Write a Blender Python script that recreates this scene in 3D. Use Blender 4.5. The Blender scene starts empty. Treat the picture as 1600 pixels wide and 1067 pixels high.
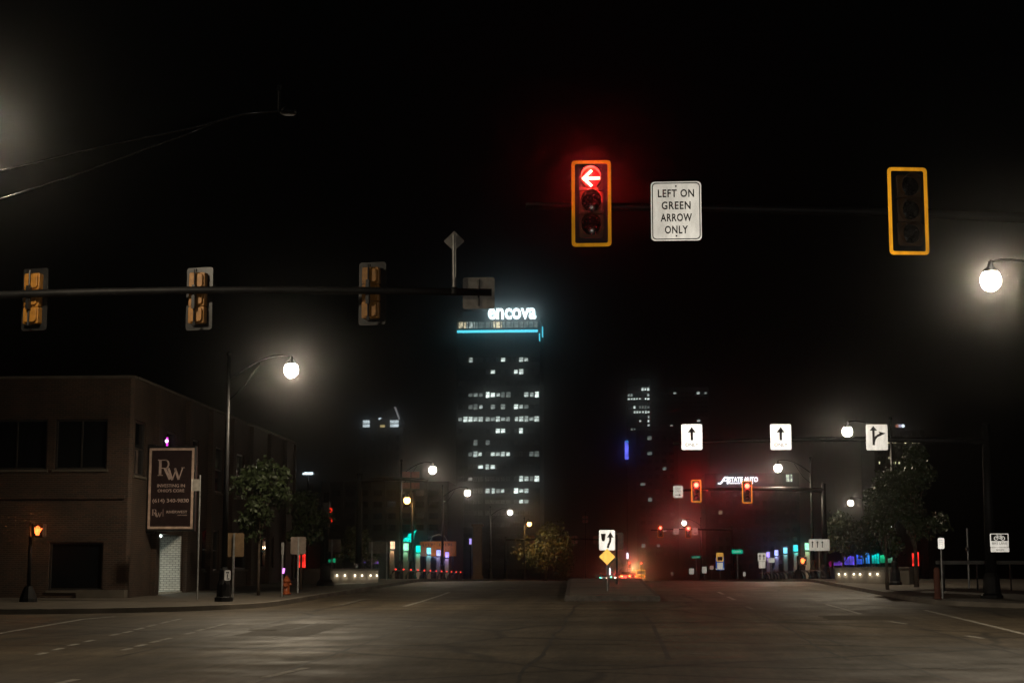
import bpy, math, random
from mathutils import Vector, Matrix, Euler

random.seed(7)
R = math.radians
scene = bpy.context.scene

# ------------------------------------------------------------------ camera
FPX, W0, H0 = 2700.0, 1600.0, 1067.0
HORIZON, VPX, CAMZ = 906.0, 980.0, 1.5
PITCH = math.atan((HORIZON - H0 / 2) / FPX)
YAW = math.atan((VPX - W0 / 2) / FPX * math.cos(PITCH))
cam_data = bpy.data.cameras.new('camera')
cam_data.sensor_width = 36.0
cam_data.lens = FPX / W0 * 36.0
cam_data.clip_end = 6000
cam_data.clip_start = 0.1
cam = bpy.data.objects.new('camera', cam_data)
scene.collection.objects.link(cam)
cam.location = (0, 0, CAMZ)
cam.rotation_euler = (math.pi / 2 + PITCH, 0, YAW)
scene.camera = cam
CR = Euler((math.pi / 2 + PITCH, 0, YAW)).to_matrix()

# ------------------------------------------------------------------ world: city night sky
world = bpy.data.worlds.new('World')
scene.world = world
world.use_nodes = True
wn = world.node_tree.nodes
sky = wn.new('ShaderNodeTexSky')
sky.sky_type = 'NISHITA'
sky.sun_disc = False
sky.sun_elevation = R(-4.0)
sky.sun_rotation = R(150)
sky.dust_density = 4.0
hs = wn.new('ShaderNodeHueSaturation')
hs.inputs['Saturation'].default_value = 0.15
world.node_tree.links.new(sky.outputs[0], hs.inputs['Color'])
world.node_tree.links.new(hs.outputs[0], wn['Background'].inputs[0])
wn['Background'].inputs[1].default_value = 0.04

scene.view_settings.view_transform = 'Standard'
scene.view_settings.look = 'None'
scene.view_settings.exposure = 0.0
scene.view_settings.gamma = 1.0
scene.view_settings.use_curve_mapping = False
scene.render.engine = 'CYCLES'
cy = scene.cycles
cy.use_denoising = True
cy.use_light_tree = True
cy.max_bounces = 5
cy.diffuse_bounces = 2
cy.glossy_bounces = 3
cy.volume_bounces = 0
cy.transparent_max_bounces = 12
cy.sample_clamp_indirect = 3.0
cy.use_adaptive_sampling = True
cy.adaptive_threshold = 0.01

LAMP_W = 1000.0      # power of one street lamp
HEAD_NARROW, HEAD_WIDE = 11500.0, 1000.0
BLOOM_DENSITY = 0.0008  # density of the scattering volume added to imitate lens bloom


# the headlights of the car that waits at this red light (the road signs shine back at it)
def headlight(x, power, half, az, el):
    l = bpy.data.lights.new('headlight', 'SPOT')
    l.energy = power
    l.color = (1, 0.93, 0.82)
    l.spot_size = R(2 * half)
    l.spot_blend = 1.0
    l.shadow_soft_size = 0.08
    o = bpy.data.objects.new('headlight', l)
    scene.collection.objects.link(o)
    o.location = (x, 1.6, 0.72)
    d = Vector((math.sin(R(az)) * math.cos(R(el)), math.cos(R(az)) * math.cos(R(el)), math.sin(R(el))))
    o.rotation_euler = d.to_track_quat('-Z', 'Y').to_euler()


for hx in (-0.75, 0.75):
    headlight(hx, HEAD_NARROW, 11, 3.5, 3.2)
    headlight(hx, HEAD_WIDE, 42, 2, 7)


# ------------------------------------------------------------------ geometry of the place
def g(y):
    """height of the street: level at the stop line, climbing 2 % to the bridge"""
    y0, y1, s = 22.0, 95.0, 0.0195
    if y <= y0 - 4: return 0.0
    if y < y0 + 4:
        t = y - (y0 - 4)
        return s * t * t / 16
    if y < y1 - 4: return s * (y - y0)
    if y < y1 + 4:
        t = (y1 + 4) - y
        return s * (y1 - y0) - s * t * t / 16
    return s * (y1 - y0)


def P(px, py, Y):
    d = CR @ Vector(((px - W0 / 2) / FPX, (H0 / 2 - py) / FPX, -1))
    return Vector((0, 0, CAMZ)) + d * (Y / d.y)


def G(px, py):
    """the spot of street seen at a photo position"""
    a, b = 5.0, 94.0
    for _ in range(50):
        m = (a + b) / 2
        p = P(px, py, m)
        if p.z > g(m): a = m
        else: b = m
    return P(px, py, a)


def X(px, Y): return P(px, HORIZON, Y).x
def Z(py, Y, px=980): return P(px, py, Y).z


# ------------------------------------------------------------------ materials
MATS = {}


def nt(name):
    m = bpy.data.materials.new(name)
    m.use_nodes = True
    return m, m.node_tree.nodes, m.node_tree.links


def mat(name, col, rough=0.6, metal=0.0, var=0.25, scale=6.0, bump=0.0, bscale=40.0, spec=0.4):
    if name in MATS: return MATS[name]
    m, n, l = nt(name)
    b = n['Principled BSDF']
    b.inputs['Roughness'].default_value = rough
    b.inputs['Metallic'].default_value = metal
    b.inputs['Specular IOR Level'].default_value = spec
    tc = n.new('ShaderNodeTexCoord')
    no = n.new('ShaderNodeTexNoise')
    no.inputs['Scale'].default_value = scale
    no.inputs['Detail'].default_value = 6
    l.new(tc.outputs['Object'], no.inputs['Vector'])
    rp = n.new('ShaderNodeValToRGB')
    rp.color_ramp.elements[0].position = 0.3
    rp.color_ramp.elements[1].position = 0.7
    rp.color_ramp.elements[0].color = [c * (1 - var) for c in col] + [1]
    rp.color_ramp.elements[1].color = [min(1, c * (1 + var)) for c in col] + [1]
    l.new(no.outputs['Fac'], rp.inputs['Fac'])
    l.new(rp.outputs['Color'], b.inputs['Base Color'])
    if bump:
        n2 = n.new('ShaderNodeTexNoise')
        n2.inputs['Scale'].default_value = bscale
        l.new(tc.outputs['Object'], n2.inputs['Vector'])
        bp = n.new('ShaderNodeBump')
        bp.inputs['Strength'].default_value = bump
        bp.inputs['Distance'].default_value = 0.02
        l.new(n2.outputs['Fac'], bp.inputs['Height'])
        l.new(bp.outputs[0], b.inputs['Normal'])
    MATS[name] = m
    return m


def emit(name, col, s, noise=0.0, scale=2.0, thru=False):
    if name in MATS: return MATS[name]
    m, n, l = nt(name)
    n.remove(n['Principled BSDF'])
    e = n.new('ShaderNodeEmission')
    e.inputs[0].default_value = (*col, 1)
    e.inputs[1].default_value = s
    if noise:
        tc = n.new('ShaderNodeTexCoord')
        no = n.new('ShaderNodeTexNoise')
        no.inputs['Scale'].default_value = scale
        no.inputs['Detail'].default_value = 3
        l.new(tc.outputs['Object'], no.inputs['Vector'])
        mr = n.new('ShaderNodeMapRange')
        mr.inputs['From Min'].default_value = 0.35
        mr.inputs['From Max'].default_value = 0.65
        mr.inputs['To Min'].default_value = s * (1 - noise)
        mr.inputs['To Max'].default_value = s * (1 + noise)
        l.new(no.outputs['Fac'], mr.inputs['Value'])
        l.new(mr.outputs[0], e.inputs[1])
    out = e
    if thru:                                   # a clear glass envelope: the light inside shines through
        t = n.new('ShaderNodeBsdfTransparent')
        a = n.new('ShaderNodeAddShader')
        l.new(e.outputs[0], a.inputs[0])
        l.new(t.outputs[0], a.inputs[1])
        out = a
    l.new(out.outputs[0], n['Material Output'].inputs[0])
    MATS[name] = m
    return m


def sheeting(name, col, nrm, rough=0.34, mix=0.72):
    """sign sheeting: retroreflection imitated by a glossy layer whose fixed normal aims at the camera"""
    if name in MATS: return MATS[name]
    m, n, l = nt(name)
    n.remove(n['Principled BSDF'])
    d = n.new('ShaderNodeBsdfDiffuse')
    d.inputs[0].default_value = (*[c * 0.6 for c in col], 1)
    gl = n.new('ShaderNodeBsdfAnisotropic')
    gl.inputs['Roughness'].default_value = rough
    tc = n.new('ShaderNodeTexCoord')
    no = n.new('ShaderNodeTexNoise')
    no.inputs['Scale'].default_value = 5
    no.inputs['Detail'].default_value = 8
    mp = n.new('ShaderNodeMapping')
    mp.inputs['Scale'].default_value = (1.6, 1, 0.45)
    l.new(tc.outputs['Object'], mp.inputs['Vector'])
    l.new(mp.outputs[0], no.inputs['Vector'])
    rp = n.new('ShaderNodeValToRGB')
    rp.color_ramp.elements[0].position = 0.28
    rp.color_ramp.elements[1].position = 0.68
    rp.color_ramp.elements[0].color = [c * 0.66 for c in col] + [1]
    rp.color_ramp.elements[1].color = [*col, 1]
    l.new(no.outputs['Fac'], rp.inputs[0])
    l.new(rp.outputs[0], gl.inputs['Color'])
    v = Vector(nrm).normalized()
    cx = n.new('ShaderNodeCombineXYZ')
    for k in range(3): cx.inputs[k].default_value = v[k]
    l.new(cx.outputs[0], gl.inputs['Normal'])
    mx = n.new('ShaderNodeMixShader')
    mx.inputs[0].default_value = mix
    l.new(d.outputs[0], mx.inputs[1])
    l.new(gl.outputs[0], mx.inputs[2])
    l.new(mx.outputs[0], n['Material Output'].inputs[0])
    MATS[name] = m
    return m


NEARN = (-0.07, -1, -0.225)  # shading normals turned from the true sign faces toward the camera, for shine
FARN = (-0.06, -1, -0.075)
M_WHITE_N = sheeting('sign_sheeting_near', (0.75, 0.74, 0.70), NEARN)
M_YEL_N = sheeting('border_sheeting_near', (0.95, 0.42, 0.02), (-0.11, -1, -0.225), 0.36, 0.9)
M_WHITE_F = sheeting('sign_sheeting_far', (0.85, 0.85, 0.84), FARN)
M_WHITE_LOW = sheeting('sign_sheeting_roadside', (0.80, 0.80, 0.78), (-0.02, -1, -0.02))
M_WHITE_SIDE = sheeting('sign_sheeting_kerbside', (0.75, 0.76, 0.76), (-0.22, -1, -0.02))
M_WHITE_LEFT = sheeting('sign_sheeting_plate', (0.75, 0.70, 0.62), (0.22, -1, 0.0))
M_YEL_F = sheeting('border_sheeting_far', (0.98, 0.45, 0.04), FARN, 0.34, 0.9)
M_YEL_LOW = sheeting('warning_sheeting', (0.95, 0.55, 0.12), (-0.02, -1, -0.01))
M_GREEN = sheeting('street_name_sheeting', (0.0, 0.5, 0.32), (-0.06, -1, -0.03))
M_BLUE = sheeting('blue_sheeting', (0.03, 0.10, 0.45), (-0.06, -1, -0.02))
M_BLACK = mat('black_legend', (0.008, 0.008, 0.009), 0.7)
M_BLKPAINT = mat('black_paint', (0.012, 0.012, 0.012), 0.35, var=0.3)
M_POLE = mat('dark_pole_paint', (0.006, 0.006, 0.0065), 0.55, var=0.4, scale=3, spec=0.2)
M_GALV = mat('galvanised_steel', (0.36, 0.36, 0.35), 0.38, 0.7, var=0.3)
M_ALU = mat('aluminium_sign_back', (0.30, 0.28, 0.25), 0.5, 0.35, var=0.25)
M_REDBACK = mat('red_lit_sign_back', (0.42, 0.19, 0.16), 0.55, 0.2)  # red light falling on these backs is painted into their colour
M_SIGYEL = mat('signal_yellow_housing', (0.32, 0.14, 0.02), 0.45, var=0.3, scale=9)
M_SIGDARK = mat('signal_dark_housing', (0.085, 0.04, 0.012), 0.5, var=0.35, scale=8)
M_LENS = mat('dark_lens', (0.012, 0.010, 0.009), 0.2, var=0.5, scale=30)
M_GLASS = mat('dark_window_glass', (0.006, 0.007, 0.008), 0.06, var=0.2, spec=0.5)
M_FRAME = mat('bronze_window_frame', (0.025, 0.022, 0.02), 0.4)
M_CONC = mat('concrete', (0.085, 0.072, 0.056), 0.85, var=0.25, scale=1.2, bump=0.3)
M_KERB = mat('kerb_concrete', (0.15, 0.13, 0.105), 0.85, var=0.35, scale=0.9, bump=0.3)
M_BARK = mat('bark', (0.07, 0.05, 0.035), 0.9, var=0.4, scale=10, bump=0.6)
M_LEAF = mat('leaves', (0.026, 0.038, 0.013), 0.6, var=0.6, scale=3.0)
M_LEAF_LIT = mat('lamplit_leaves', (0.11, 0.11, 0.03), 0.6, var=0.5, scale=2.0)  # yellow lamplight on the foliage is put into this leaf colour


def asphalt():
    m, n, l = nt('asphalt')
    b = n['Principled BSDF']
    tc = n.new('ShaderNodeTexCoord')

    def noise(scale, detail=6, stretch=None):
        no = n.new('ShaderNodeTexNoise')
        no.inputs['Scale'].default_value = scale
        no.inputs['Detail'].default_value = detail
        if stretch:
            mp = n.new('ShaderNodeMapping')
            mp.inputs['Scale'].default_value = stretch
            l.new(tc.outputs['Object'], mp.inputs['Vector'])
            l.new(mp.outputs[0], no.inputs['Vector'])
        else:
            l.new(tc.outputs['Object'], no.inputs['Vector'])
        return no

    def ramp(src, p0, p1, c0, c1):
        r = n.new('ShaderNodeValToRGB')
        e = r.color_ramp.elements
        e[0].position, e[1].position = p0, p1
        e[0].color, e[1].color = (c0, c0, c0, 1), (c1, c1, c1, 1)
        l.new(src, r.inputs[0])
        return r

    def mul(a, bb):
        x = n.new('ShaderNodeMixRGB')
        x.blend_type = 'MULTIPLY'
        x.inputs[0].default_value = 1
        l.new(a, x.inputs[1])
        l.new(bb, x.inputs[2])
        return x.outputs[0]
    base = n.new('ShaderNodeRGB')
    base.outputs[0].default_value = (0.098, 0.078, 0.053, 1)
    c = base.outputs[0]
    c = mul(c, ramp(noise(0.12, 4).outputs['Fac'], 0.35, 0.65, 0.82, 1.14).outputs[0])      # broad wear
    c = mul(c, ramp(noise(1.0, 5, (1.1, 0.05, 1)).outputs['Fac'], 0.35, 0.65, 0.72, 1.2).outputs[0])   # wheel tracks
    c = mul(c, ramp(noise(1.0, 5, (0.05, 0.5, 1)).outputs['Fac'], 0.38, 0.62, 0.78, 1.15).outputs[0])  # tracks of the cross street
    c = mul(c, ramp(noise(9, 8).outputs['Fac'], 0.3, 0.7, 0.75, 1.25).outputs[0])
    c = mul(c, ramp(noise(70, 4).outputs['Fac'], 0.3, 0.7, 0.7, 1.3).outputs[0])
    c = mul(c, ramp(noise(1.0, 6, (9, 0.9, 1)).outputs['Fac'], 0.3, 0.7, 0.78, 1.22).outputs[0])
    c = mul(c, ramp(noise(1.0, 3, (0.9, 0.22, 1)).outputs['Fac'], 0.60, 0.72, 1.0, 0.76).outputs[0])   # oil stains
    vo = n.new('ShaderNodeTexVoronoi')
    vo.feature = 'DISTANCE_TO_EDGE'
    vo.inputs['Scale'].default_value = 0.17
    dm = n.new('ShaderNodeMixRGB')
    dm.inputs[0].default_value = 0.35
    nn = noise(0.9, 5)
    l.new(tc.outputs['Object'], dm.inputs[1])
    l.new(nn.outputs['Color'], dm.inputs[2])
    l.new(dm.outputs[0], vo.inputs['Vector'])
    c = mul(c, ramp(vo.outputs['Distance'], 0.004, 0.016, 0.40, 1.0).outputs[0])
    l.new(c, b.inputs['Base Color'])
    rr = ramp(noise(0.8, 5).outputs['Fac'], 0.3, 0.7, 0.52, 0.75)
    l.new(rr.outputs[0], b.inputs['Roughness'])
    b.inputs['Specular IOR Level'].default_value = 0.3
    bp = n.new('ShaderNodeBump')
    bp.inputs['Strength'].default_value = 0.35
    bp.inputs['Distance'].default_value = 0.012
    l.new(noise(55, 5).outputs['Fac'], bp.inputs['Height'])
    l.new(bp.outputs[0], b.inputs['Normal'])
    return m


def bricks(name, c1, c2, mortar, u=0.215, v=0.072, bump=0.5):
    m, n, l = nt(name)
    b = n['Principled BSDF']
    b.inputs['Roughness'].default_value = 0.85
    tc = n.new('ShaderNodeTexCoord')
    sx = n.new('ShaderNodeSeparateXYZ')
    l.new(tc.outputs['Object'], sx.inputs[0])
    ad = n.new('ShaderNodeMath')
    l.new(sx.outputs[0], ad.inputs[0])
    l.new(sx.outputs[1], ad.inputs[1])
    cb = n.new('ShaderNodeCombineXYZ')
    l.new(ad.outputs[0], cb.inputs[0])
    l.new(sx.outputs[2], cb.inputs[1])
    bt = n.new('ShaderNodeTexBrick')
    bt.inputs['Scale'].default_value = 1.0
    bt.inputs['Brick Width'].default_value = u
    bt.inputs['Row Height'].default_value = v
    bt.inputs['Mortar Size'].default_value = 0.009
    bt.inputs['Color1'].default_value = (*c1, 1)
    bt.inputs['Color2'].default_value = (*c2, 1)
    bt.inputs['Mortar'].default_value = (*mortar, 1)
    l.new(cb.outputs[0], bt.inputs['Vector'])
    no = n.new('ShaderNodeTexNoise')
    no.inputs['Scale'].default_value = 0.8
    no.inputs['Detail'].default_value = 7
    l.new(tc.outputs['Object'], no.inputs['Vector'])
    rp = n.new('ShaderNodeValToRGB')
    rp.color_ramp.elements[0].position = 0.3
    rp.color_ramp.elements[1].position = 0.7
    rp.color_ramp.elements[0].color = (0.6, 0.6, 0.6, 1)
    rp.color_ramp.elements[1].color = (1.15, 1.15, 1.15, 1)
    l.new(no.outputs[0], rp.inputs[0])
    mx = n.new('ShaderNodeMixRGB')
    mx.blend_type = 'MULTIPLY'
    mx.inputs[0].default_value = 1
    l.new(bt.outputs['Color'], mx.inputs[1])
    l.new(rp.outputs[0], mx.inputs[2])
    l.new(mx.outputs[0], b.inputs['Base Color'])
    bp = n.new('ShaderNodeBump')
    bp.invert = True
    bp.inputs['Strength'].default_value = bump
    bp.inputs['Distance'].default_value = 0.01
    l.new(bt.outputs['Fac'], bp.inputs['Height'])
    l.new(bp.outputs[0], b.inputs['Normal'])
    return m


M_ASPH = asphalt()
M_BRICK = bricks('red_brick', (0.052, 0.022, 0.012), (0.022, 0.011, 0.007), (0.075, 0.058, 0.040))
M_WBRICK = bricks('white_painted_brick', (0.66, 0.66, 0.62), (0.58, 0.58, 0.55), (0.16, 0.16, 0.15), 0.23, 0.085)
M_PAVER = bricks('median_pavers', (0.17, 0.14, 0.11), (0.13, 0.11, 0.09), (0.08, 0.07, 0.06), 0.4, 0.2, 0.2)


# ------------------------------------------------------------------ mesh builder
class MB:
    def __init__(s):
        s.v, s.f = [], []

    def add(s, vs, fs):
        o = len(s.v)
        s.v += [tuple(v) for v in vs]
        s.f += [tuple(i + o for i in f) for f in fs]
        return s

    def box(s, c, d, rz=0.0):
        x, y, z = d[0] / 2, d[1] / 2, d[2] / 2
        ca, sa = math.cos(rz), math.sin(rz)
        vs = []
        for dx, dy, dz in ((-1, -1, -1), (1, -1, -1), (1, 1, -1), (-1, 1, -1), (-1, -1, 1), (1, -1, 1), (1, 1, 1), (-1, 1, 1)):
            a, b = dx * x, dy * y
            vs.append((c[0] + a * ca - b * sa, c[1] + a * sa + b * ca, c[2] + dz * z))
        return s.add(vs, [(0, 3, 2, 1), (4, 5, 6, 7), (0, 1, 5, 4), (1, 2, 6, 5), (2, 3, 7, 6), (3, 0, 4, 7)])

    def path(s, pts, rad, n=8, cap=True):
        pts = [Vector(p) for p in pts]
        if not isinstance(rad, (list, tuple)): rad = [rad] * len(pts)
        rings = []
        for i, p in enumerate(pts):
            a = pts[max(0, i - 1)]
            b = pts[min(len(pts) - 1, i + 1)]
            t = (b - a).normalized()
            up = Vector((0, 0, 1)) if abs(t.z) < 0.95 else Vector((1, 0, 0))
            u = t.cross(up).normalized()
            w = u.cross(t)
            rings.append([p + (u * math.cos(k * 2 * math.pi / n) + w * math.sin(k * 2 * math.pi / n)) * rad[i] for k in range(n)])
        vs = [v for r in rings for v in r]
        fs = []
        for i in range(len(rings) - 1):
            for k in range(n):
                a, b = i * n + k, i * n + (k + 1) % n
                fs.append((a, b, b + n, a + n))
        if cap:
            fs.append(tuple(range(n - 1, -1, -1)))
            fs.append(tuple((len(rings) - 1) * n + k for k in range(n)))
        return s.add(vs, fs)

    def tube(s, a, b, r0, r1=None, n=10):
        return s.path([a, b], [r0, r0 if r1 is None else r1], n)

    def lathe(s, prof, n=14, c=(0, 0, 0)):
        vs = []
        for r, z in prof:
            for k in range(n):
                a = 2 * math.pi * k / n
                vs.append((c[0] + r * math.cos(a), c[1] + r * math.sin(a), c[2] + z))
        fs = []
        for i in range(len(prof) - 1):
            for k in range(n):
                a, b = i * n + k, i * n + (k + 1) % n
                fs.append((a, b, b + n, a + n))
        fs.append(tuple(range(n - 1, -1, -1)))
        fs.append(tuple((len(prof) - 1) * n + k for k in range(n)))
        return s.add(vs, fs)

    def sphere(s, c, r, n=14, sz=1.0):
        prof = []
        for i in range(1, n):
            a = math.pi * i / n
            prof.append((r * math.sin(a), -r * sz * math.cos(a)))
        return s.lathe(prof, n + 2, c)

    def prism(s, pts, y0, y1):
        """polygon in x,z pushed from y0 to y1"""
        n = len(pts)
        vs = [(p[0], y0, p[1]) for p in pts] + [(p[0], y1, p[1]) for p in pts]
        fs = [tuple(range(n)), tuple(range(2 * n - 1, n - 1, -1))]
        for k in range(n):
            fs.append((k, k + n, (k + 1) % n + n, (k + 1) % n))
        return s.add(vs, fs)

    def rrect(s, w, h, r, y0, y1, cx=0, cz=0):
        return s.prism(rr_pts(w, h, r, cx, cz), y0, y1)

    def ring(s, w, h, r, t, y0, y1, cx=0, cz=0):
        a = rr_pts(w, h, r, cx, cz)
        b = rr_pts(w - 2 * t, h - 2 * t, max(0.001, r - t * 0.6), cx, cz)
        n = len(a)
        vs = [(p[0], y0, p[1]) for p in a] + [(p[0], y0, p[1]) for p in b] + [(p[0], y1, p[1]) for p in a] + [(p[0], y1, p[1]) for p in b]
        fs = []
        for k in range(n):
            j = (k + 1) % n
            fs += [(k, j, j + n, k + n), (k + 2 * n, k + 3 * n, j + 3 * n, j + 2 * n), (k, k + 2 * n, j + 2 * n, j), (k + n, j + n, j + 3 * n, k + 3 * n)]
        return s.add(vs, fs)

    def bar(s, a, b, w, y0, y1):
        a, b = Vector(a), Vector(b)
        d = (b - a).normalized()
        p = Vector((-d.y, d.x)) * w / 2
        return s.prism([a + p, a - p, b - p, b + p], y0, y1)

    def mesh(s, name, smooth=False):
        me = bpy.data.meshes.new(name)
        me.from_pydata(s.v, [], s.f)
        if smooth:
            me.polygons.foreach_set('use_smooth', [True] * len(me.polygons))
        me.update()
        return me

    def build(s, name, m, parent=None, loc=(0, 0, 0), rot=(0, 0, 0), smooth=False, bevel=0.0):
        o = put(name, s.mesh(name, smooth), m, parent, loc, rot)
        if bevel:
            b = o.modifiers.new('bevel', 'BEVEL')
            b.width = bevel
            b.segments = 2
        return o


def rr_pts(w, h, r, cx=0, cz=0, k=4):
    pts = []
    for qx, qz, a0 in ((1, 1, 0), (-1, 1, 90), (-1, -1, 180), (1, -1, 270)):
        for i in range(k + 1):
            a = R(a0 + 90 * i / k)
            pts.append((cx + qx * (w / 2 - r) + r * math.cos(a), cz + qz * (h / 2 - r) + r * math.sin(a)))
    return pts


def put(name, me, m, parent=None, loc=(0, 0, 0), rot=(0, 0, 0)):
    if m is not None and not me.materials: me.materials.append(m)
    o = bpy.data.objects.new(name, me)
    scene.collection.objects.link(o)
    o.parent = parent
    o.location = loc
    o.rotation_euler = rot
    return o


def tag(o, label, cat, group=None):
    o['label'] = label
    o['category'] = cat
    if group: o['group'] = group
    return o


def thing(name, label, cat, loc=(0, 0, 0), rz=0.0, group=None):
    o = bpy.data.objects.new(name, None)
    o.empty_display_size = 0.3
    scene.collection.objects.link(o)
    o.location = loc
    o.rotation_euler = (0, 0, rz)
    return tag(o, label, cat, group)


def struct(o):
    o['kind'] = 'structure'
    return o


def text(s, size, width, bold=0.0, depth=0.004, y=0.0, cx=0.0, cz=0.0, spacing=1.0):
    """letters standing in x,z that face -y, stretched to the given width"""
    cu = bpy.data.curves.new('t', 'FONT')
    cu.body = s
    cu.size = size
    cu.align_x = 'CENTER'
    cu.resolution_u = 3
    cu.offset = bold
    cu.extrude = depth
    cu.space_character = spacing
    o = bpy.data.objects.new('t', cu)
    scene.collection.objects.link(o)
    dg = bpy.context.evaluated_depsgraph_get()
    me = bpy.data.meshes.new_from_object(o.evaluated_get(dg))
    bpy.data.objects.remove(o)
    xs = [v.co.x for v in me.vertices]
    zs = [v.co.y for v in me.vertices]
    k = width / (max(xs) - min(xs)) if width else 1.0
    mx, mz = (max(xs) + min(xs)) / 2, (max(zs) + min(zs)) / 2
    b = MB()
    b.add([((v.co.x - mx) * k + cx, y - v.co.z, v.co.y - mz + cz) for v in me.vertices], [tuple(p.vertices) for p in me.polygons])
    bpy.data.meshes.remove(me)
    return b


# ================================================================== THE SETTING
def ys_range(a, b):
    ys, y = [a], a
    while y < b:
        y += 1.0 if y < 110 else (10 if y < 300 else 100)
        ys.append(min(y, b))
    return ys


def sheet(x0, x1, y0, y1, dz, nx=1):
    m = MB()
    ys = ys_range(y0, y1)
    vs, fs = [], []
    for y in ys:
        for i in range(nx + 1):
            vs.append((x0 + (x1 - x0) * i / nx, y, g(y) + dz))
    for j in range(len(ys) - 1):
        for i in range(nx):
            a = j * (nx + 1) + i
            fs.append((a, a + 1, a + nx + 2, a + nx + 1))
    return m.add(vs, fs)


M_DIRT = mat('dark_ground', (0.05, 0.045, 0.038), 0.95, var=0.3, scale=0.3)
struct(sheet(-2500, 2500, -60, 4000, -0.06).build('ground', M_DIRT))
road = struct(sheet(-120, 120, -50, 900, 0.0, 8).build('road', M_ASPH))


def pavement(side, xk, y0, rad, y_end, name):
    """raised corner pavement with a rounded kerb, and its kerb stones as a part"""
    ys = [y for y in ys_range(y0, y_end)]
    fine = [y0 + rad * (1 - math.cos(R(a))) for a in range(0, 91, 9)]
    ys = sorted(set([round(y, 3) for y in fine] + [y for y in ys if y > y0 + rad + 0.2]))

    def kx(y):
        if y < y0 + rad:
            t = (y0 + rad - y) / rad
            return xk + side * rad * (1 - math.sqrt(max(0, 1 - t * t)))
        return xk
    far = side * 118
    top, kb = MB(), MB()
    vs, fs = [], []
    kw = 0.16
    for y in ys:
        z = g(y) + 0.15
        vs += [(kx(y) + side * kw, y, z), (far, y, z)]
    for j in range(len(ys) - 1):
        a = 2 * j
        fs.append((a, a + 1, a + 3, a + 2) if side > 0 else (a, a + 2, a + 3, a + 1))
    top.add(vs, fs)
    # front edge
    z = g(y0)
    top.add([(kx(y0) + side * kw, y0, z), (far, y0, z), (far, y0, z + 0.15), (kx(y0) + side * kw, y0, z + 0.15)], [(0, 1, 2, 3)])
    o = struct(top.build(name, M_CONC))
    vs, fs = [], []
    for y in ys:
        z = g(y)
        x = kx(y)
        vs += [(x - side * 0.02, y, z - 0.05), (x, y, z + 0.146), (x + side * (kw + 0.03), y, z + 0.154)]
    for j in range(len(ys) - 1):
        a = 3 * j
        for k in (0, 1):
            q = (a + k, a + k + 1, a + k + 4, a + k + 3)
            fs.append(q if side > 0 else q[::-1])
    kb.add(vs, fs)
    kb.add([(kx(y0), y0 - 0.03, g(y0) - .05), (far, y0 - 0.03, g(y0) - .05), (far, y0 - 0.03, g(y0) + 0.146), (kx(y0), y0 - 0.03, g(y0) + 0.146),
            (far, y0 + 0.15, g(y0) + 0.154), (kx(y0), y0 + 0.15, g(y0) + 0.154)], [(0, 1, 2, 3), (3, 2, 4, 5)])
    kb.build('kerb', M_KERB, o)
    return o


pavement(-1, -11.4, 49.0, 7.5, 900, 'pavement_left')
pavement(1, 9.9, 53.0, 7.0, 900, 'pavement_right')
SW = 0.155

# raised median with its kerb
md = thing('traffic_median', 'raised paved median island with stone kerb, in the middle of the road', 'median', (0, 0, 0))
mt, mk = MB(), MB()
yy = ys_range(61.5, 97)
def mxl(y): return -2.2 - 0.9 * min(1, max(0, (y - 61.5)) / 30)
def mxr(y): return 1.15 - 0.35 * min(1, max(0, (y - 61.5)) / 25)
vs, fs = [], []
for y in yy: vs += [(mxl(y) + .15, y, g(y) + 0.19), (mxr(y) - .15, y, g(y) + 0.19)]
for j in range(len(yy) - 1): fs.append((2 * j, 2 * j + 1, 2 * j + 3, 2 * j + 2))
mt.add(vs, fs)
mt.build('paving', M_PAVER, md)
vs, fs = [], []
for y in yy:
    z = g(y)
    vs += [(mxl(y), y, z - .05), (mxl(y) + .01, y, z + .186), (mxl(y) + .17, y, z + .195), (mxr(y) - .17, y, z + .195), (mxr(y) - .01, y, z + .186), (mxr(y), y, z - .05)]
for j in range(len(yy) - 1):
    for k in (0, 1, 3, 4):
        a = 6 * j + k
        fs.append((a, a + 1, a + 7, a + 6))
mk.add(vs, fs)
z = g(61.5)
mk.add([(mxl(61.5), 61.47, z - .05), (mxr(61.5), 61.47, z - .05), (mxr(61.5), 61.47, z + .186), (mxl(61.5), 61.47, z + .186), (mxr(61.5), 61.62, z + .196), (mxl(61.5), 61.62, z + .196)], [(0, 1, 2, 3), (3, 2, 4, 5)])
mk.build('kerb', mat('stained_kerb', (0.07, 0.06, 0.05), 0.9, var=0.4), md)

# painted lines and tar seams
M_LINE = mat('worn_white_paint', (0.34, 0.32, 0.28), 0.7, var=0.45, scale=4)
M_LINEF = mat('faded_white_paint', (0.17, 0.155, 0.13), 0.75, var=0.4, scale=4)
M_TAR = mat('tar_seal', (0.034, 0.029, 0.023), 0.65)


def strip(pts, w, m, name='lane_marking', dz=0.005):
    pts = [G(*p) for p in pts]
    q = []
    for a, b in zip(pts[:-1], pts[1:]):
        n = max(1, int((b - a).length / 0.8))
        for i in range(n): q.append(a.lerp(b, i / n))
    q.append(pts[-1])
    vs, fs = [], []
    for i, p in enumerate(q):
        t = (q[min(i + 1, len(q) - 1)] - q[max(0, i - 1)])
        t.z = 0
        t.normalize()
        nx, ny = -t.y * w / 2, t.x * w / 2
        for sgn in (1, -1):
            x, y = p.x + nx * sgn, p.y + ny * sgn
            vs.append((x, y, g(y) + dz))
    for i in range(len(q) - 1): fs.append((2 * i, 2 * i + 1, 2 * i + 3, 2 * i + 2))
    return MB().add(vs, fs).build(name, m, road)


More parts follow.
